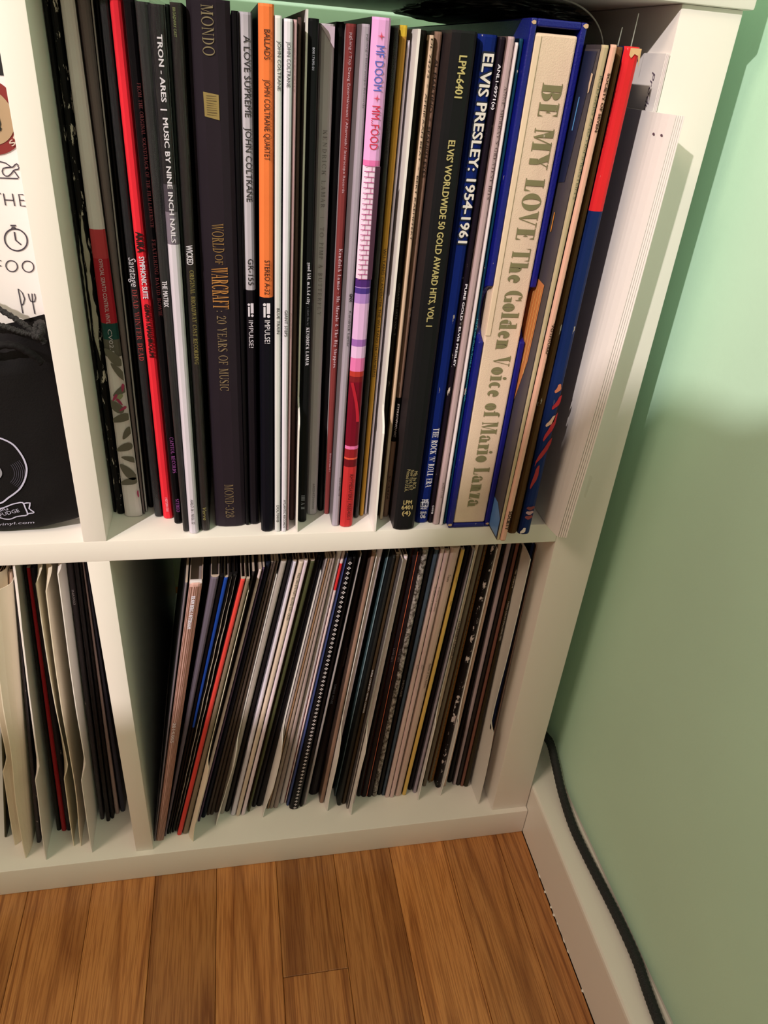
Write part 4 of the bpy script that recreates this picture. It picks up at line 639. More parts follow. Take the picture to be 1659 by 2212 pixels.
# bricks printed on the pink spine
root, fl, fr, H, y, xs = made[('U', 'doom')]
V = []; F = []
def strip(f0, f1, za, zb):
    k = len(V)
    for f_, z in ((f0, za), (f1, za), (f1, zb), (f0, zb)): V.append((fl(z)+f_*(fr(z)-fl(z)), -.0005, z))
    F.append((k, k+1, k+2, k+3))
bz = [b for b in [s for s in ALB if s[1] == 'doom'][0][4]['B']]
zb0, zb1 = bz[1][0], bz[1][1]; nb = 22
for i in range(nb+1):
    z = zb0+(zb1-zb0)*i/nb; strip(.06, .68, z+.00022, z-.00022)
    if i < nb: fx = .3 if i % 2 else .5; strip(fx-.015, fx+.015, z, zb0+(zb1-zb0)*(i+1)/nb)
meshobj('brick_joints', V, F, mat('print_ink', (200, 90, 140), .5), root)
V = []; F = []; strip(.70, .99, zb0, zb1); meshobj('plum_shade', V, F, mat('print_ink', (70, 34, 52), .5), root)
V = []; F = []; zz = bz[12][0]; z9 = bz[12][1]
for i in range(10):
    f0 = .05+.6*math.sin(i/10*1.4); f1 = .05+.6*math.sin((i+1)/10*1.4); za = zz+(z9-zz)*i/10*.6; zb_ = zz+(z9-zz)*(i+1)/10*.6
    k = len(V)
    for f_, z in ((f0, za), (min(.97, f0+.22), za), (min(.97, f1+.22), zb_), (f1, zb_)): V.append((fl(z)+f_*(fr(z)-fl(z)), -.0005, z))
    F.append((k, k+1, k+2, k+3))
meshobj('red_curve', V, F, mat('print_ink', (190, 24, 44), .4), root)
for zc in (.3072, .2787):                          # little four-point stars
    z = zc; cx = fl(z)+.5*(fr(z)-fl(z)); V = []
    for i in range(8): rr = .0020 if i % 2 == 0 else .0004; V.append((cx+rr*math.cos(i*math.pi/4), -.0006, z+rr*math.sin(i*math.pi/4)))
    meshobj('printed_star', V, [tuple(range(8))], mat('print_ink', (225, 70, 90), .5), root)
# a gold label on the brown box set
root, fl, fr, H, y, xs = made[('U', 'mondo')]
o = meshobj('gold_label', [(-.0045, -.0004, .2755), (.0035, -.0004, .2745), (.0035, -.0004, .2625), (-.0042, -.0004, .2640)], [(3, 2, 1, 0)], mat('print_ink', (150, 128, 68), .4), root)
V = []; F = []; rn = random.Random(4)
for i in range(9):
    z = .2740-.0011*i; k = len(V); V += [(-.0030, -.0006, z), (.0022, -.0006, z-.0006*rn.random()), (.0022, -.0006, z-.0003-.0004*rn.random()), (-.0030, -.0006, z-.0003)]; F.append((k, k+1, k+2, k+3))
meshobj('label_marks', V, F, mat('print_ink', (105, 86, 48), .5), root)
# clipped corner label on the taupe spine
root, fl, fr, H, y, xs = made[('U', 'butterfly')]
z1 = H-.001; z2 = z1-.010
meshobj('corner_sticker', [(fl(z1)+.0004, -.0005, z1), (fr(z1)-.0003, -.0005, z1), (fr(z2)-.0003, -.0005, z2)], [(0, 2, 1)], mat('print_ink', (226, 200, 200), .5), root)
# photo cover of the khaki record: blue foot, orange stripes, chipped corner
root, fl, fr, H, y, xs = made[('U', 'hammer')]
def cover(name, pts, rgb, off=.0003, rough=.4, wear=0.):
    return meshobj(name, [(fl(z)-off, yy_, z) for yy_, z in pts], [tuple(range(len(pts)))], mat('cover_print', rgb, rough, wear=wear), root)
cover('cover_photo', [(.0022, .002), (.06, .002), (.06, H-.002), (.0022, H-.002)], (72, 66, 62), .0002, .35)
cover('cover_navy', [(.012, .244), (.06, .236), (.06, H-.003), (.005, H-.003)], (30, 36, 56), .0004)
cover('cover_blue_corner', [(.0022, .002), (.06, .002), (.06, .028), (.012, .026), (.0022, .018)], (88, 132, 172), .0004)
cover('orange_stripes', [(.010, .185), (.06, .190), (.06, .06), (.020, .105), (.0115, .135)], (205, 128, 64), .0004)
for q in range(5): cover('yellow_stripe', [(.012+.004*q, .182), (.0126+.004*q, .182), (.0146+.004*q, .125+.006*q), (.0136+.004*q, .125+.006*q)], (235, 180, 95), .0006)
cover('orange_mark', [(.0160, .2265), (.0172, .2265), (.0172, .2155), (.0160, .2155)], (235, 150, 50), .0006)
cover('blue_mark', [(.0148, .2872), (.0160, .2872), (.0165, .2705), (.0153, .2705)], (90, 150, 190), .0006)
cover('torn_chip', [(.0035, .2985), (.0058, .2990), (.0062, .2940), (.0056, .2895), (.0042, .2900)], (215, 185, 140), .0007, .9)
# red figures on the navy foot of the red spine, white patch at its heel
root, fl, fr, H, y, xs = made[('U', 'red')]
for zc, fx, L, a, rgb in ((.118, .55, .0035, 1.2, (205, 120, 80)), (.108, .75, .006, 1.1, (175, 30, 38)), (.090, .7, .012, 1.25, (180, 30, 40)), (.070, .45, .014, 1.1, (165, 24, 32)), (.050, .25, .010, 1.4, (160, 30, 34)), (.094, .55, .005, 1.0, (215, 170, 130)), (.020, .5, .003, .1, (190, 150, 140)), (.016, .5, .003, .1, (140, 60, 60)), (.024, .5, .0032, .1, (120, 50, 50)), (.004, .25, .003, .9, (235, 215, 190))):
    z = zc; cx = fl(z)+fx*(fr(z)-fl(z)); V = []
    for i in range(14):
        q = i/14*2*math.pi; px = L*math.cos(q); py = .0016*math.sin(q)*(1+.4*math.sin(3*q))
        X_ = cx+px*math.cos(a)-py*math.sin(a); Zq = max(.001, z+px*math.sin(a)+py*math.cos(a)); V.append((min(max(X_, fl(Zq)+.0003), fr(Zq)-.0003), -.0005, Zq))
    meshobj('printed_figure', V, [tuple(range(14))], mat('print_ink', rgb, .5), root)
V = [(fl(.308)+.0022, -.0006, .3085), (fl(.3085)+.0036, -.0006, .3072), (fl(.3085)+.0052, -.0006, .3092), (fr(.306)-.0016, -.0006, .3085), (fr(.309)-.0006, -.0006, .3045), (fr(.309)-.0002, -.0005, .3030), (fr(.311)-.0002, -.0002, .3118), (fl(.311)+.0024, -.0002, .3118)]
meshobj('chipped_corner', V, [tuple(range(8))], mat('torn_paper', (222, 178, 118), .9), root)

# ------------------------------------------------------------------ the big cream box set in its blue slipcase
lz = [a for a in ALB if a[1] == 'lanza'][0]; xl0, xr0, xl1, xr1 = lz[3]
root = thing('box_set', ((xl0+xr0)/2, -.0007, .0003), 'wide cream box in a blue slipcase with big olive serif lettering', 'box set', GR['U'])
xc = (xl0+xr0)/2; s_l = (xl1-xl0)/.31; s_r = (xr1-xr0)/.31
FL = lambda z: xl0-xc+s_l*z
FR = lambda z: xr0-xc+s_r*z
HZ = .3215; DZ = .322; TH = .0036
M_BLUE = mat('blue_cloth_board', (14, 20, 108), .35, wear=.06, bump=.25, bs=900); M_CRM = mat('cream_cloth', (236, 208, 166), .75, bump=.25, bs=1200)
def wall_piece(name, fx, side):
    pts = [(0, 0), (0, .145)]
    for i in range(1, 12): a = math.pi*i/12; pts.append((.014*math.sin(a), .1630-.0175*math.cos(a)))
    pts += [(0, .181), (0, HZ), (DZ, HZ), (DZ, 0)]
    V = []
    for k in (0, 1):
        for yy_, z in pts: V.append((fx(z)+side*TH*k, yy_, z))
    n = len(pts); F = [tuple(range(n)), tuple(range(n, 2*n))[::-1]]+[(i, n+i, n+(i+1) % n, (i+1) % n) for i in range(n)]
    o = meshobj(name, V, F, M_BLUE, root)
    md = o.modifiers.new('b', 'BEVEL'); md.width = .0008; md.segments = 2; md.limit_method = 'ANGLE'; return o
wall_piece('slipcase_side', FL, 1); wall_piece('slipcase_side', FR, -1)
def slab(name, z0, z1, mt, il, ir, y0, y1, bev=.0008):
    V = [(FL(z)+il, y_, z) for z in (z0, z1) for y_ in (y0, y1)]+[(FR(z)-ir, y_, z) for z in (z0, z1) for y_ in (y0, y1)]
    F = [(0, 1, 3, 2), (4, 6, 7, 5), (0, 4, 5, 1), (2, 3, 7, 6), (0, 2, 6, 4), (1, 5, 7, 3)]
    o = meshobj(name, V, F, mt, root); md = o.modifiers.new('b', 'BEVEL'); md.width = bev; md.segments = 2; return o
slab('slipcase_base', 0, .0036, M_BLUE, TH, TH, 0, DZ); slab('slipcase_top', HZ-.0036, HZ, M_BLUE, TH, TH, 0, DZ)
slab('slipcase_back', .0036, HZ-.0036, M_BLUE, TH, TH, DZ-.003, DZ)
slab('inner_box', .0038, .3152, M_CRM, TH+.0002, TH+.0004, .0008, .31, .0012)
o = slab('hinge_strip', .149, .3140, mat('cream_cloth_edge', (242, 214, 168), .7), TH+.0003, .0247, .0001, .01, .0004)
for txt, s0, s1, fc, hf in (('BE MY LOVE', .2925, .2090, .60, .47), ('The Golden Voice of Mario Lanza', .2045, .0180, .585, .55)):
    v, f, a = didone(txt, .30, .06); W = []
    for u, q, dd in v:
        z = s0+(s1-s0)*u; l = FL(z)+TH; r = FR(z)-TH; fx = fc+(q-.5)*hf*(.85 if txt[0] == 'T' else 1)
        W.append((l+fx*(r-l), .0004-dd, z))
    meshobj('lettering', W, f, mat('olive_ink', (132, 126, 80), .6, wear=.02), root)
for (x_, z_, r_) in ((FL(.002)+.001, .003, .0015), (FR(.002)-.0018, .003, .0012), (FL(HZ)+.0015, HZ-.002, .0012), (FR(HZ)-.0012, HZ-.0015, .0014)):
    V = [(x_+r_*math.cos(i*.785)*(1+.3*math.sin(i*2)), -.0003, z_+r_*math.sin(i*.785)*.8) for i in range(8)]
    meshobj('worn_corner', V, [tuple(range(8))], mat('torn_paper', (215, 180, 130), .9), root)

# ------------------------------------------------------------------ paper sleeves that stick out
GS = 'paper sleeves sticking out of the lower cubby'
def sleeve(name, prof, y0, label, group, mt, depth=.29, th=.0007, spot=None, cat='record sleeve', base=None, decay=.010, recess=None, slant=0.):
    zb = prof[-1][1]; x0 = prof[-1][0]; pts = []
    if base and group == GS and abs(base[0]-.32285) > .002: prof = [((base[0]+(base[1]-base[0])*(z-FLOOR_LOW)/.31 if z > -.19 else x), z) for x, z in prof]
    for i in range(len(prof)-1):
        p0 = prof[max(i-1, 0)]; p1 = prof[i]; p2 = prof[i+1]; p3 = prof[min(i+2, len(prof)-1)]
        for k in range(5):
            t = k/5
            def cr(a, b, c, d): return .5*((2*b)+(-a+c)*t+(2*a-5*b+4*c-d)*t*t+(-a+3*b-3*c+d)*t**3)
            pts.append((cr(p0[0], p1[0], p2[0], p3[0]), p1[1]+(p2[1]-p1[1])*t))
    pts.append(prof[-1])
    zfl = 0. if zb > -.1 else FLOOR_LOW
    if base: bx = lambda z: base[0]+(base[1]-base[0])*(z-zfl)/.31
    else: bx = lambda z: prof[-1][0]+(prof[0][0]-prof[-1][0])*(z-zb)/(prof[0][1]-zb)
    ys = sorted({0, decay*.25, decay*.55, decay*.8, decay, .035, .08, .18, depth}); V = []; F = []; n = len(pts)
    for side in (0, 1):
        for i, (x, z) in enumerate(pts):
            dy = 0.; kx = 1.; dk_ = decay
            if recess:
                t = min(1, max(0, (z-recess[0])/(recess[1]-recess[0]))); dy = recess[2]*t*t*(3-2*t); kx = (1-t)**2; dk_ = decay*(1-.85*t)
            for j, yy_ in enumerate(ys):
                w_ = kx*max(0., 1-yy_/dk_)**1.6; q = yy_+dy*(1-yy_/depth)
                V.append((bx(z)+(x-bx(z))*w_-x0+side*th-th/2, q+slant*(z-zb), z-zb))
    m_ = len(ys); S = n*m_
    for i in range(n-1):
        for j in range(m_-1):
            a = i*m_+j; F.append((a, a+m_, a+m_+1, a+1)); F.append((S+a, S+a+1, S+a+m_+1, S+a+m_))
        F.append((i*m_, S+i*m_, S+(i+1)*m_, (i+1)*m_)); b = i*m_+m_-1; F.append((b, b+m_, S+b+m_, S+b))
    for j in range(m_-1): F.append((j, j+1, S+j+1, S+j)); b = (n-1)*m_+j; F.append((b, S+b, S+b+1, b+1))
    root = thing(name, (x0, y0, zb), label, cat, group)
    meshobj('paper', V, F, mt, root, smooth=False)
    root_x[root.name] = lambda yy_, z: bx(z)+(xat(pts, z)-bx(z))*max(0., 1-yy_/decay)**1.6-x0-th/2
    if spot:
        V = []; cy, cz, r_ = spot
        for i in range(10): yv = cy+r_*.6*math.cos(i*.628); zv = cz+r_*1.6*math.sin(i*.628); V.append((root_x[root.name](yv, zv)-.0004, yv, zv-zb))
        meshobj('kink_dot', V, [tuple(range(10))], mat('dark_spot', (20, 18, 16), .8), root)  # flat dark dot at the kink of the paper
    return root
root_x = {}
def xat(pts, z):
    for a, b in zip(pts, pts[1:]):
        if a[1] >= z >= b[1]: return a[0]+(b[0]-a[0])*(a[1]-z)/(a[1]-b[1]+1e-9)
    return pts[-1][0]
F0 = FLOOR_LOW+.0003
sleeve('inner_sleeve', [(.3218, -.0400), (.3203, -.14), (.3180, -.2292), (.3226, -.2445), (.3240, -.30), (.3235, F0)], .009, 'wide pale grey sleeve beside the navy record, nearest the side panel in the lower cubby', GS, mat('sleeve_grey', (.72, .69, .66), .7, direct=True), spot=(.008, -.2445, .0025), base=SLV['L_sr'], decay=0.018)
sleeve('inner_sleeve', [(.2958, -.045), (.2895, -.1774), (.2880, -.2351), (.2915, -.2485), (.2889, -.3197), (.2862, F0)], 0.024, 'sleeve edge with a kink between the blossomed spine and the sandy cream record', GS, M_PAPER, spot=(.006, -.247, .0015), base=SLV['L_sm'], recess=(-.252, -.222, 0.009), decay=0.0085)
sleeve('inner_sleeve', [(.2762, -.045), (.2660, -.1871), (.2640, -.2323), (.2665, -.2456), (.2640, -.309), (.2617, F0)], .0212, 'kinked pale sleeve edge behind the block worded cream spine', GS, M_PAPER, spot=(.006, -.2456, .0015), base=SLV['L_sm2'], recess=(-.252, -.222, 0.011), decay=0.0085)
sleeve('inner_sleeve', [(.2160, -.045), (.2030, -.2123), (.1985, -.23), (.2003, -.2479), (.1924, -.3149), (.1905, F0)], 0.013, 'long white sleeve reaching the shelf front beside the olive brown spine', GS, M_PAPER, base=SLV['L_sc'], recess=(-.252, -.222, 0.011), decay=0.0065)
sleeve('inner_sleeve', [(.1845, -.045), (.1768, -.2098), (.1739, -.2371), (.1766, -.2501), (.1672, F0)], 0.0205, 'pale sleeve with a kink beside the pinkish white record', GS, M_PAPER, base=SLV['L_sd'], recess=(-.252, -.222, 0.011), decay=0.0085)
sleeve('inner_sleeve', [(.1480, -.06), (.1247, -.2066), (.1213, -.2333), (.1222, -.249), (.1138, -.3069), (.1030, F0)], 0.0215, 'pale sleeve with its foot standing clear, left of the ribbed beige records', GS, M_PAPER, base=SLV['L_se'], recess=(-.252, -.222, 0.011), decay=0.0085)
sleeve('inner_sleeve', [(.1130, -.06), (.0849, -.2283), (.0794, -.2366), (.0802, -.2491), (.0675, -.3091), (.0579, F0)], .0185, 'pale sleeve with its foot standing clear beside the broad beige record', GS, M_PAPER, base=SLV['L_sf'], recess=(-.252, -.222, 0.013), decay=0.011)
sleeve('inner_sleeve', [(.0900, -.06), (.0615, -.2086), (.0552, -.2373), (.0556, -.2527), (.0417, -.3191), (.0365, F0)], .0038, 'cream sleeve bending forward beside the vivid red record', GS, M_CREAMP, base=SLV['L_sg'], recess=(-.252, -.222, 0.01), decay=0.0085)
GL = 'paper sleeves in the lower left cubby'
sleeve('inner_sleeve', [(-.0860, -.040), (-.1040, -.14), (-.1081, -.1824), (-.1109, -.231), (-.1171, -.2492), (-.1254, F0)], 0.021, 'kinked cream sleeve beside the torn cream record, lower left cubby', GL, M_CREAMP, base=SLV['M_a1'], decay=0.0085)
sleeve('inner_sleeve', [(-.0631, -.0187), (-.0682, -.0761), (-.0741, -.1415), (-.0802, -.2241), (-.0858, -.2409), (-.0947, F0)], .002, 'broad pale sleeve with a small ring mark left of the black and crimson records', GL, M_PAPER, spot=(.008, -.2560, .004), base=SLV['M_a2'], decay=0.017)
sleeve('inner_sleeve', [(-.0486, -.0269), (-.0553, -.0435), (-.0606, -.1544), (-.0618, -.2381), (-.0671, -.2567), (-.0724, F0)], .0132, 'cream sleeve right of the dark picture record', GL, M_CREAMP, spot=(.008, -.2568, .001), base=SLV['M_a3'], decay=0.015)
sleeve('inner_sleeve', [(-.0420, -.0275), (-.0494, -.05), (-.0556, -.1541), (-.0578, -.2189), (-.0602, -.2793), (-.0661, F0)], .0123, 'cream sleeve with a folded flap at its top, lower left cubby', GL, M_CREAMP, base=SLV['M_a4'], decay=0.016)
sleeve('inner_sleeve', [(-.0335, -.0212), (-.0368, -.0291), (-.0425, -.1473), (-.0449, -.2285), (-.0506, -.2492), (-.0550, F0)], .0042, 'wide grey white sleeve beside the coded charcoal spine', GL, M_PAPER, spot=(.009, -.2530, .0015), base=SLV['M_a5'], decay=0.03)
# a cream card with line drawing
root = sleeve('printed_sleeve', [(-.0850, -.045), (-.0955, -.1435), (-.1004, -.2104), (-.1077, -.2722), (-.1130, F0)], .0063, 'cream sleeve printed with a round emblem and brown leaves at its foot', GL, M_CREAMP, base=SLV['M_card'], decay=0.013)
def on_card(name, pts, rgb):
    fx = root_x[root.name]; meshobj(name, [(fx(yy_, z)-.0004, yy_, z-F0) for yy_, z in pts], [tuple(range(len(pts)))], mat('print_ink', rgb, .6), root)
ring = [(.014+.009*math.cos(i*.3927), -.242+.020*math.sin(i*.3927)) for i in range(16)]
for i in range(16):
    a, b = ring[i], ring[(i+1) % 16]; c = (.014+(a[0]-.014)*.86, -.242+(a[1]+.242)*.9); d = (.014+(b[0]-.014)*.86, -.242+(b[1]+.242)*.9)
    on_card('emblem_ring', [a, b, d, c], (40, 34, 30)) if i % 2 == 0 else None
on_card('emblem_letter', [(.012, -.248), (.016, -.248), (.0165, -.238), (.0125, -.238)], (48, 40, 34))
for k in range(5): on_card('printed_leaf', [(.004+.003*k, -.345+.004*k), (.007+.004*k, -.330+.004*k), (.014+.002*k, -.302+.003*k), (.009+.003*k, -.318)], (74, 48, 30))

GU = 'white paper sleeves at the right of the upper cubby'
# the tall one whose printed face looks left
rootP = sleeve('inner_sleeve', [(.3334, .3115), (.3331, .20), (.3322, .0005)], .0016, 'white sleeve printed with a small pale word, tight against the side panel', GU, M_PAPER, th=.0005)
v, f, a = text_geo('Produced for', 'i'); fx = root_x[rootP.name]
meshobj('lettering', [(fx(.0085-(p[1]-.5)*.004, .302-.045*p[0])-.0003, .0085-(p[1]-.5)*.004, .302-.045*p[0]) for p in v], [tuple(x) for x in f], mat('print_ink', (120, 105, 108), .6), rootP)
for k in range(2): sleeve('inner_sleeve', [(.3340+.0004*k, .3112), (.3337+.0004*k, .20), (.3329+.0004*k, .0005)], .0005-.0009*k, ('first' if k == 0 else 'second')+' plain white sheet behind the printed sleeve by the side panel', GU, M_PAPER, th=.0002)
nm = ['front white sheet with two staple holes', 'second sheet of the white fan', 'third sheet of the white fan', 'fourth sheet of the white fan', 'last sheet of the white fan']
for k in range(5):
    P = [(.3335+.0010*k, .2830), (.3331+.0011*k, .24), (.3316+.0013*k, .16), (.3294+.0014*k, .08), (.3260+.0015*k, .0005)]
    r_ = sleeve('inner_sleeve', P, -.0185-.0005*k, nm[k]+' leaning out beside the side panel', GU, M_PAPER, th=.0003, depth=.285, base=(.3235+.0006*k, .3296+.0006*k), decay=.0165, slant=-.022)
    if k == 0:
        fx = root_x[r_.name]
        for hy in (.0055, .0115):
            zc = .2720
            meshobj('staple_hole', [(fx(hy, zc)-.0004, hy-.022*zc+.0014*math.cos(i*.9), zc+.0007*math.sin(i*.9)) for i in range(7)], [tuple(range(7))], mat('dark_spot', (110, 80, 84), .8), r_)
# two upper sleeves whose lower halves slide out of the row
sleeve('inner_sleeve', [(.1343, .3165), (.1328, .10), (.1317, .082), (.1313, .0005)], .002, 'white paper sleeve edge sticking out beside the black serif spine', 'paper sleeves in the upper cubby', M_PAPER, th=.0011, base=SLV['U_whiteedge'], recess=(.083, .10, .014), depth=.30)
sleeve('inner_sleeve', [(.1938, .3125), (.1901, .10), (.1889, .080), (.1885, .0005)], -.001, 'white sleeve whose lower half slides out beside the golden yellow spine', 'paper sleeves in the upper cubby', M_PAPER, th=.0015, base=SLV['U_white2'], recess=(.078, .095, .013), depth=.30)
# small tail of clear film below the fan
tl = meshobj('clear_film', [(0, 0, .0), (.0012, -.0005, -.001), (.0024, -.001, .017), (.0006, 0, .018)], [(0, 1, 2, 3)], M_PLAS, loc=(.3385, -.0195, .036))
tag(tl, 'scrap of clear film hanging below the white fan of sheets', 'plastic film', None)
# two scraps of clear sleeve and a thin wire above the worn records
for (x_, z0_, z1_, nm_) in ((.3125, .3125, .3220, 'short clear sleeve corner above the peach spine'), (.3205, .3125, .3290, 'taller clear sleeve corner above the red spine')):
    V = [(0, 0, 0), (.0011, .0008, 0), (.0015, .0008, z1_-z0_), (.0006, 0, z1_-z0_)]
    o = meshobj('clear_film', V, [(0, 1, 2, 3)], mat('milky_film', (.55, .52, .52), .25, direct=True), loc=(x_-.0055, .010, z0_)); tag(o, nm_, 'plastic film', 'clear sleeve corners')
cu = bpy.data.curves.new('wire', 'CURVE'); cu.dimensions = '3D'; cu.bevel_depth = .0005; cu.bevel_resolution = 2
sp_ = cu.splines.new('NURBS'); ptsW = [(.2785, .03, .333), (.288, .03, .3318), (.297, .03, .3275), (.304, .03, .3215), (.3085, .032, .3145), (.3092, .034, .3115)]
sp_.points.add(len(ptsW)-1)
for p, q in zip(sp_.points, ptsW): p.co = (*q, 1)
sp_.use_endpoint_u = True
tmp = bpy.data.objects.new('t', cu); me = bpy.data.meshes.new_from_object(tmp); bpy.data.objects.remove(tmp)
me.materials.clear(); me.materials.append(mat('grey_wire', (.32, .30, .28), .35, direct=True)); wo = bpy.data.objects.new('wire', me); C.objects.link(wo)
tag(wo, 'thin grey curved wire rising from the worn peach record top', 'wire')

# ------------------------------------------------------------------ crumpled black bag lying over the records
bm = bmesh.new(); bmesh.ops.create_icosphere(bm, subdivisions=5, radius=1)
for v in bm.verts:
    p = v.co.copy(); n1 = noise.noise(p*2.1+Vector((3, 1, 7))); n2 = noise.noise(p*5.5)
    s = 1+.22*n1+.10*n2-abs(noise.noise(p*3.3+Vector((9, 2, 1))))*.16
    q = p*s; X_ = min(.272+q.x*.060, .3335); Y_ = .150+q.y*.112; Z_ = .3285+q.z*.0058
    v.co = Vector((X_, Y_, min(max(Z_, .3232), .3340)))
me = bpy.data.meshes.new('bag'); 
for v in bm.verts: v.co -= Vector((.272, .15, .3232))
bm.to_mesh(me); bm.free(); me.polygons.foreach_set('use_smooth', [True]*len(me.polygons))
M_BLK = mat('black_fabric', (.009, .008, .009), .75, spec=.12, direct=True, bump=.3, bs=900)
me.materials.append(mat('black_plastic_film', (.010, .010, .011), .3, direct=True, bump=.2, bs=60)); bo = bpy.data.objects.new('black_bag', me); bo.location = (.272, .15, .3232); C.objects.link(bo)
tag(bo, 'crumpled black bag squeezed under the top board above the record tops', 'bag')

# ------------------------------------------------------------------ upper left cubby: printed card and black drawstring pouch
def stroke_mesh(pts, wd, yv):
    V = []; F = []
    for i, p in enumerate(pts):
        a = Vector(pts[max(i-1, 0)]); b = Vector(pts[min(i+1, len(pts)-1)]); d = (b-a)
        d = d.normalized() if d.length > 1e-9 else Vector((1, 0)); n_ = Vector((-d.y, d.x))*wd/2
        for s in (1, -1):
            x, z = p[0]+s*n_.x, p[1]+s*n_.y; V.append((x, yv(x, z), z))
    for i in range(len(pts)-1): F.append((2*i, 2*i+1, 2*i+3, 2*i+2))
    return V, F
card = thing('printed_card', (-.10, .030, 0), 'tall white card with line icons and a round red seal standing in the left cubby', 'card')
bevel_box('panel', (-.3, .030, .0002), (-.0158, .040, .2750), mat('white_card', (.88, .84, .84), .6, direct=True), card, bev=.0006)
INK = mat('print_ink', (70, 62, 66), .5)
for k, pts in CARD_LINES.items():
    V, F = stroke_mesh(pts, .00062 if k not in ('clock', 'hands', 'knob') else .0008, lambda x, z: .0296)
    meshobj('icon_line' if k[0] not in 'hetof' or k in ('hands', 'fk', 'fk2') else 'letter', [(v[0]+.10, v[1]-.030, v[2]) for v in V], F, INK, card)
def disc(cx, cz, r0, r1, yv, mt, name, par, off, n=40, sx=1.):
    V = []; F = []
    for i in range(n):
        a = 2*math.pi*i/n
        for r in (r0, r1): V.append((cx+sx*r*math.cos(a)-off[0], yv-off[1], cz+r*math.sin(a)-off[2]))
    if r0 <= 0: return meshobj(name, [V[2*i+1] for i in range(n)], [tuple(range(n))[::-1]], mt, par)
    for i in range(n): j = (i+1) % n; F.append((2*i, 2*i+1, 2*j+1, 2*j))
    return meshobj(name, V, F, mt, par)
OF = (-.10, .030, 0)
disc(-.0345, .2560, .0, .0188, .0294, mat('seal_red', (138, 44, 36), .5), 'seal', card, OF)
disc(-.0345, .2560, .0, .0140, .0291, mat('seal_tan', (186, 158, 110), .5), 'seal_centre', card, OF)
for i, ch in enumerate('SIN'):
    v, f, a = text_geo(ch, 'sb'); ang = R(-48+16*i)
    V = []
    for p in v:
        lx = (p[0]-.5)*.0026; lz_ = (p[1]-.5)*.0026; rr = .0163
        cx = -.0345+rr*math.cos(ang); cz = .2560+rr*math.sin(ang); ca, sa = math.cos(ang+math.pi/2), math.sin(ang+math.pi/2)
        V.append((cx+lx*ca-lz_*sa+.10, -.0012-p[2], cz+lx*sa+lz_*ca))
    meshobj('lettering', V, [tuple(x) for x in f], mat('print_ink', (225, 205, 170), .5), card)
for pts in ([(-.0300, .2490), (-.0285, .2530), (-.0290, .2575), (-.0300, .2620)], [(-.0330, .2480), (-.0300, .2510), (-.0280, .2500)], [(-.0310, .2600), (-.0275, .2590)]):
    V, F = stroke_mesh(pts, .0018, lambda x, z: .0288); meshobj('seal_figure', [(v[0]+.10, v[1]-.030, v[2]) for v in V], F, mat('print_ink', (35, 38, 28), .5), card)
dk = bevel_box('dark_case', (-.20, .060, .0002), (-.0175, .10, .315), mat('black_card', (.015, .016, .015), .5, direct=True), None, bev=.002)
tag(dk, 'black case standing behind the white card in the left cubby', 'case')
bevel_box('edge_band', (-.20, .0592, .28), (-.0175, .060, .283), mat('grey_band', (.1, .1, .1), .5, direct=True), dk, bev=.0) if False else None

# pouch: front face bulges towards the viewer, gathered at the mouth
PX0, PX1, PH = -.150, -.0158, .150
def pouch_pt(u, v, s):
    z = PH*v; w_ = 1.0
    x = PX0+(PX1-PX0)*u
    edge = (1-abs(2*u-1)**6)**.5 if abs(2*u-1) < 1 else 0
    bot = (1-(1-min(v/.22, 1))**2.4)**.5
    top = max(0., (v-.80)/.20)
    thick = .017*edge*(.25+.75*bot)*(1-.45*top)
    z += .010*(abs(2*u-1)**3)*(1-v)+(-.012*math.sin(math.pi*u)*top)
    fold = .0012*noise.noise(Vector((u*7, v*4, s)))+.0030*top*math.sin(u*34+3*v)+.0035*max(0, (u-.86)/.14)*max(0, .3-v)/.3
    x += -.010*top*(u-.5)
    return Vector((x, .024-s*(thick+fold)+.004*(1-s)*.5, max(z, .0002)))
NU, NV = 70, 46; V = []; F = []
for s in (1, -1):
    for j in range(NV+1):
        for i in range(NU+1): p = pouch_pt(i/NU, j/NV, s); V.append((p.x+.085, min(p.y, .0290 if s < 0 else .0290)-.02, p.z))
S = (NU+1)*(NV+1)
for j in range(NV):
    for i in range(NU):
        a = j*(NU+1)+i; F.append((a, a+1, a+NU+2, a+NU+1)); F.append((S+a, S+a+NU+1, S+a+NU+2, S+a+1))
pouch = thing('drawstring_pouch', (-.085, .02, 0), 'black drawstring pouch printed with a record and ribbon in front of the white card', 'bag')
meshobj('pouch_body', V, F, M_BLK, pouch, smooth=True)
def pouch_y(x, z):
    u = (x-PX0)/(PX1-PX0); v = z/PH
    for _ in range(6):
        p = pouch_pt(min(max(u, .01), .99), min(max(v, .01), .99), 1); u += (x-p.x)/(PX1-PX0); v += (z-p.z)/PH
    return pouch_pt(min(max(u, .01), .99), min(max(v, .01), .99), 1).y-.0007
def densify(pts, n=6):
    out = []
    for i in range(len(pts)-1):
        p0 = pts[max(i-1, 0)]; p1 = pts[i]; p2 = pts[i+1]; p3 = pts[min(i+2, len(pts)-1)]
        for k in range(n):
            t = k/n; out.append(tuple(.5*((2*p1[c])+(-p0[c]+p2[c])*t+(2*p0[c]-5*p1[c]+4*p2[c]-p3[c])*t*t+(-p0[c]+3*p1[c]-3*p2[c]+p3[c])*t**3) for c in (0, 1)))
    return out+[pts[-1]]
PRT = mat('pouch_print', (205, 200, 205), .6)
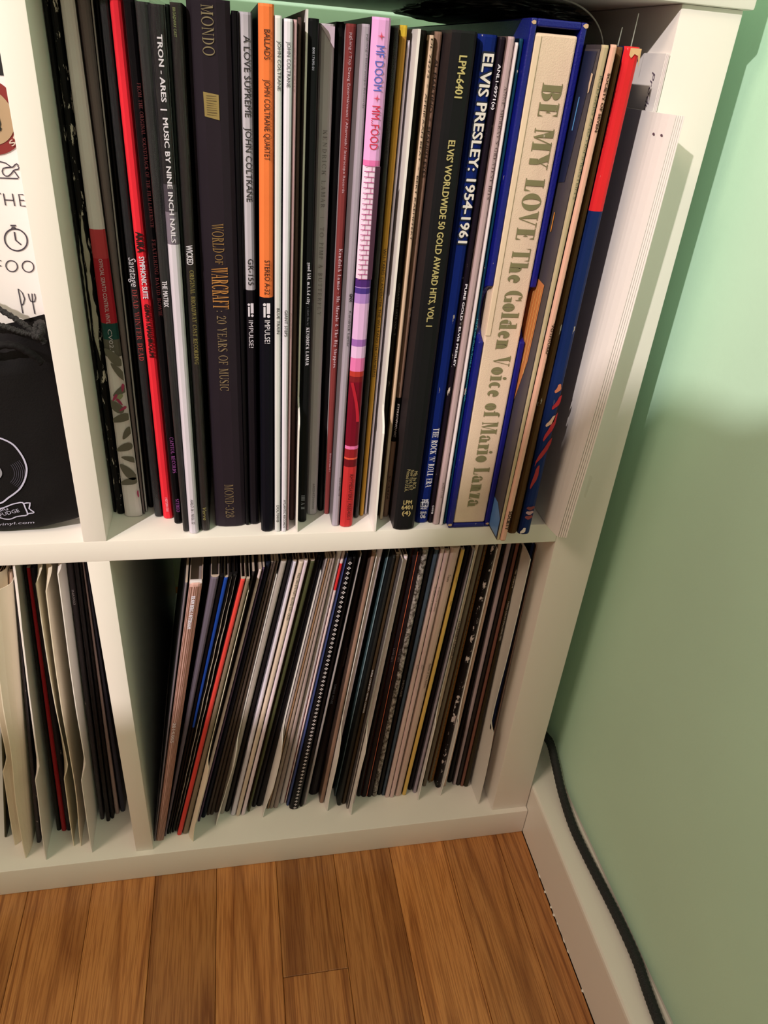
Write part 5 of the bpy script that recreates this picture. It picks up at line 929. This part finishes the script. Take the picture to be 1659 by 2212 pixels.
for k, wd in (('ring', .0011), ('rib1', .0009), ('tail', .0009)):
    pts = BAG_LINES[k]
    pts = densify(pts, 5) if k == 'ring' else densify(pts, 2)
    V, F = stroke_mesh(pts, wd, pouch_y); meshobj('printed_outline', [(v[0]+.085, v[1]-.02, v[2]) for v in V], F, PRT, pouch)
rc_ = BAG_LINES['ring']; cx = BAG_PTS['label'][0][0]; cz = BAG_PTS['label'][0][1]
for q in range(6):
    rr = .0105+.0012*q; pts = [(cx+rr*math.cos(R(a)), cz+rr*math.sin(R(a))) for a in range(-50, 32, 6)]
    V, F = stroke_mesh(pts, .00022, pouch_y); meshobj('printed_groove', [(v[0]+.085, v[1]-.02, v[2]) for v in V], F, mat('pouch_print_dim', (95, 90, 98), .6), pouch)
V = []
for i in range(28): a = i/28*2*math.pi; x = cx-.003+.0062*math.cos(a); z = cz+.0062*math.sin(a); V.append((x+.085, pouch_y(x, z)-.02, z))
meshobj('printed_label', V, [tuple(range(28))[::-1]], mat('pouch_print_grey', (150, 148, 142), .6), pouch)
def ptext(s, a, b, hgt, style, mt):
    v, f, asp = text_geo(s, style); V = []
    d = Vector((b[0]-a[0], b[1]-a[1])); n_ = Vector((-d.y, d.x)).normalized()
    for p in v: x = a[0]+d.x*p[0]+n_.x*p[1]*hgt; z = a[1]+d.y*p[0]+n_.y*p[1]*hgt; V.append((x+.085, pouch_y(x, z)-.0202, z))
    meshobj('lettering', V, [tuple(x) for x in f], mt, pouch)
PD = mat('pouch_print_text', (150, 146, 152), .6)
BB = BAG_PTS['big']; ptext('BIG', BB[0], BB[1], .0026, 's', PRT); BB = BAG_PTS['fudge']; ptext('FUDGE', BB[0], BB[1], .0028, 's', PRT)
BU = BAG_PTS['url']; ptext('bigfudgevinyl.com', (BU[0][0]-.012, BU[0][1]-.0005), BU[1], .0024, 'i', PRT)
# cords: two braided strings knotted at the right
def tube(name, pts, r, mt, parent=None, off=(0, 0, 0), braid=0., res=8):
    P = [Vector(p) for p in pts]; Q = []
    for i in range(len(P)-1):
        p0 = P[max(i-1, 0)]; p1 = P[i]; p2 = P[i+1]; p3 = P[min(i+2, len(P)-1)]
        for k in range(res):
            t = k/res; Q.append(.5*((2*p1)+(-p0+p2)*t+(2*p0-5*p1+4*p2-p3)*t*t+(-p0+3*p1-3*p2+p3)*t**3))
    Q.append(P[-1]); V = []; F = []; n = 10; up = Vector((0, 0, 1))
    for i, q in enumerate(Q):
        d = (Q[min(i+1, len(Q)-1)]-Q[max(i-1, 0)]).normalized(); a = d.cross(up); a = a.normalized() if a.length > 1e-6 else Vector((1, 0, 0)); b = d.cross(a)
        for j in range(n):
            an = 2*math.pi*j/n; rr = r*(1+braid*math.cos(2*an+i*1.9)); V.append(q+a*rr*math.cos(an)+b*rr*math.sin(an)-Vector(off))
    for i in range(len(Q)-1):
        for j in range(n): F.append((i*n+j, i*n+(j+1) % n, (i+1)*n+(j+1) % n, (i+1)*n+j))
    F += [tuple(range(n))[::-1], tuple(range((len(Q)-1)*n, len(Q)*n))]
    return meshobj(name, V, F, mt, parent, smooth=True)
CORD = mat('black_cord', (.014, .013, .014), .6, direct=True, bump=.8, bs=1500)
OP = (.085-.17, .02, 0)
tube('cord', [(-.070, .006, .176), (-.050, .006, .165), (-.041, .006, .1595), (-.030, .005, .1520), (-.0225, .004, .1455), (-.0185, .004, .1400)], .0016, CORD, pouch, OP, .25, 14)
tube('cord', [(-.070, .006, .1545), (-.052, .005, .1530), (-.040, .004, .1500), (-.030, .004, .1465), (-.0225, .004, .1450)], .0016, CORD, pouch, OP, .25, 14)
tube('cord_knot', [(-.0235, .003, .1440), (-.0190, .0015, .1475), (-.0185, .003, .1520), (-.0215, .005, .1500), (-.0225, .002, .1455), (-.0195, .001, .1450)], .0021, CORD, pouch, OP, .25, 8)
tube('gather_loop', [(-.060, .003, .1335), (-.050, .001, .1380), (-.036, .000, .1400), (-.027, .001, .1350), (-.022, .003, .1280)], .0022, M_BLK, pouch, OP, .15, 8)

# ------------------------------------------------------------------ cable on the baseboard
cb = Vector((.3900, -.10, Z0+.0740))
CP = [(.3905, .20, -.262), (.3915, .10, -.2760), (.3930, .045, -.2870), (.3950, .024, -.2860), (.3950, .0045, -.2950), (.3953, -.0195, -.3085), (.3935, -.052, -.3128), (.3940, -.083, -.3130), (.3955, -.117, -.3120), (.3965, -.146, -.3112), (.3965, -.178, -.3112), (.3942, -.201, -.3118), (.3926, -.224, -.3125), (.391, -.262, -.3122), (.392, -.33, -.3120), (.393, -.5, -.312), (.391, -.8, -.3122)]
cab = tube('power_cable', CP, .0042, mat('braided_cable', (.010, .013, .015), .55, direct=True, bump=.9, bs=1100), None, tuple(cb), .06, 22)
cab.location = cb
tag(cab, 'thick black braided cable lying along the baseboard top beside the green wall', 'cable')

# ------------------------------------------------------------------ unseen blockers added behind the camera to cast the soft shadows
blk_low = thing('shade_blocker', (-.5, -.80, Z0), 'dark padded block added behind the viewer, shading the lower shelf', 'blocker')
M_BLOCKER = mat('blocker_fabric', (.16, .12, .09), .9, direct=True, bump=.3, bs=400)
bevel_box('blocker_seat', (-1.0, -1.02, Z0+.16), (-.1, -.76, Z0+.44), M_BLOCKER, blk_low, bev=.05, seg=4)
bevel_box('blocker_armrest', (-1.15, -.74, Z0+.10), (-.52, -.66, .512), M_BLOCKER, blk_low, bev=.03, seg=4)
V = []; F = []; out = [(-.50, Z0+.10), (-.50, .520), (-.474, .536), (-.457, .573), (-.446, .620), (-.438, .655), (-.40, .688), (-.36, .709), (-.335, .714), (-.307, .698), (-.273, .675), (-.20, .655), (-.10, .64), (-.10, Z0+.10)]  # outline shaped to give the edge of the cast shadow
for yv in (-.715, -.685):
    for x, z in out: V.append((x+.5, yv+.80, z-Z0))
n = len(out); F = [tuple(range(n)), tuple(range(n, 2*n))[::-1]]+[(i, (i+1) % n, n+(i+1) % n, n+i) for i in range(n)]
meshobj('shadow_outline', V, F, M_BLOCKER, blk_low)
for x in (-1.08, -.18):
    for y in (-.99, -.70): bevel_box('blocker_leg', (x-.02, y-.02, Z0+.0005), (x+.02, y+.02, Z0+.17), mat('dark_wood', (.05, .03, .02), .5, direct=True), blk_low, bev=.004)
blk_tall = thing('wall_shade_blocker', (-.52, -1.40, Z0), 'tall dark block added out of the picture behind the viewer to shade the wall', 'wall_shade_blocker')  # unseen block added to keep lamplight off the near right wall
bevel_box('blocker_body', (-.79, -1.60, Z0+.0005), (-.25, -1.22, 1.30), M_BLOCKER, blk_tall, bev=.006)
for x0, x1 in ((-.785, -.522), (-.518, -.255)):
    dr = bevel_box('blocker_door', (x0, -1.219, Z0+.04), (x1, -1.20, 1.29), mat('dark_wood', (.05, .03, .02), .5, direct=True), blk_tall, bev=.003)
    hx = x1-.03 if x0 < -.6 else x0+.03
    kb = bevel_box('knob', (hx-.008, -1.199, .45), (hx+.008, -1.18, .466), mat('brass', (.5, .35, .12), .3, direct=True), blk_tall, bev=.003)
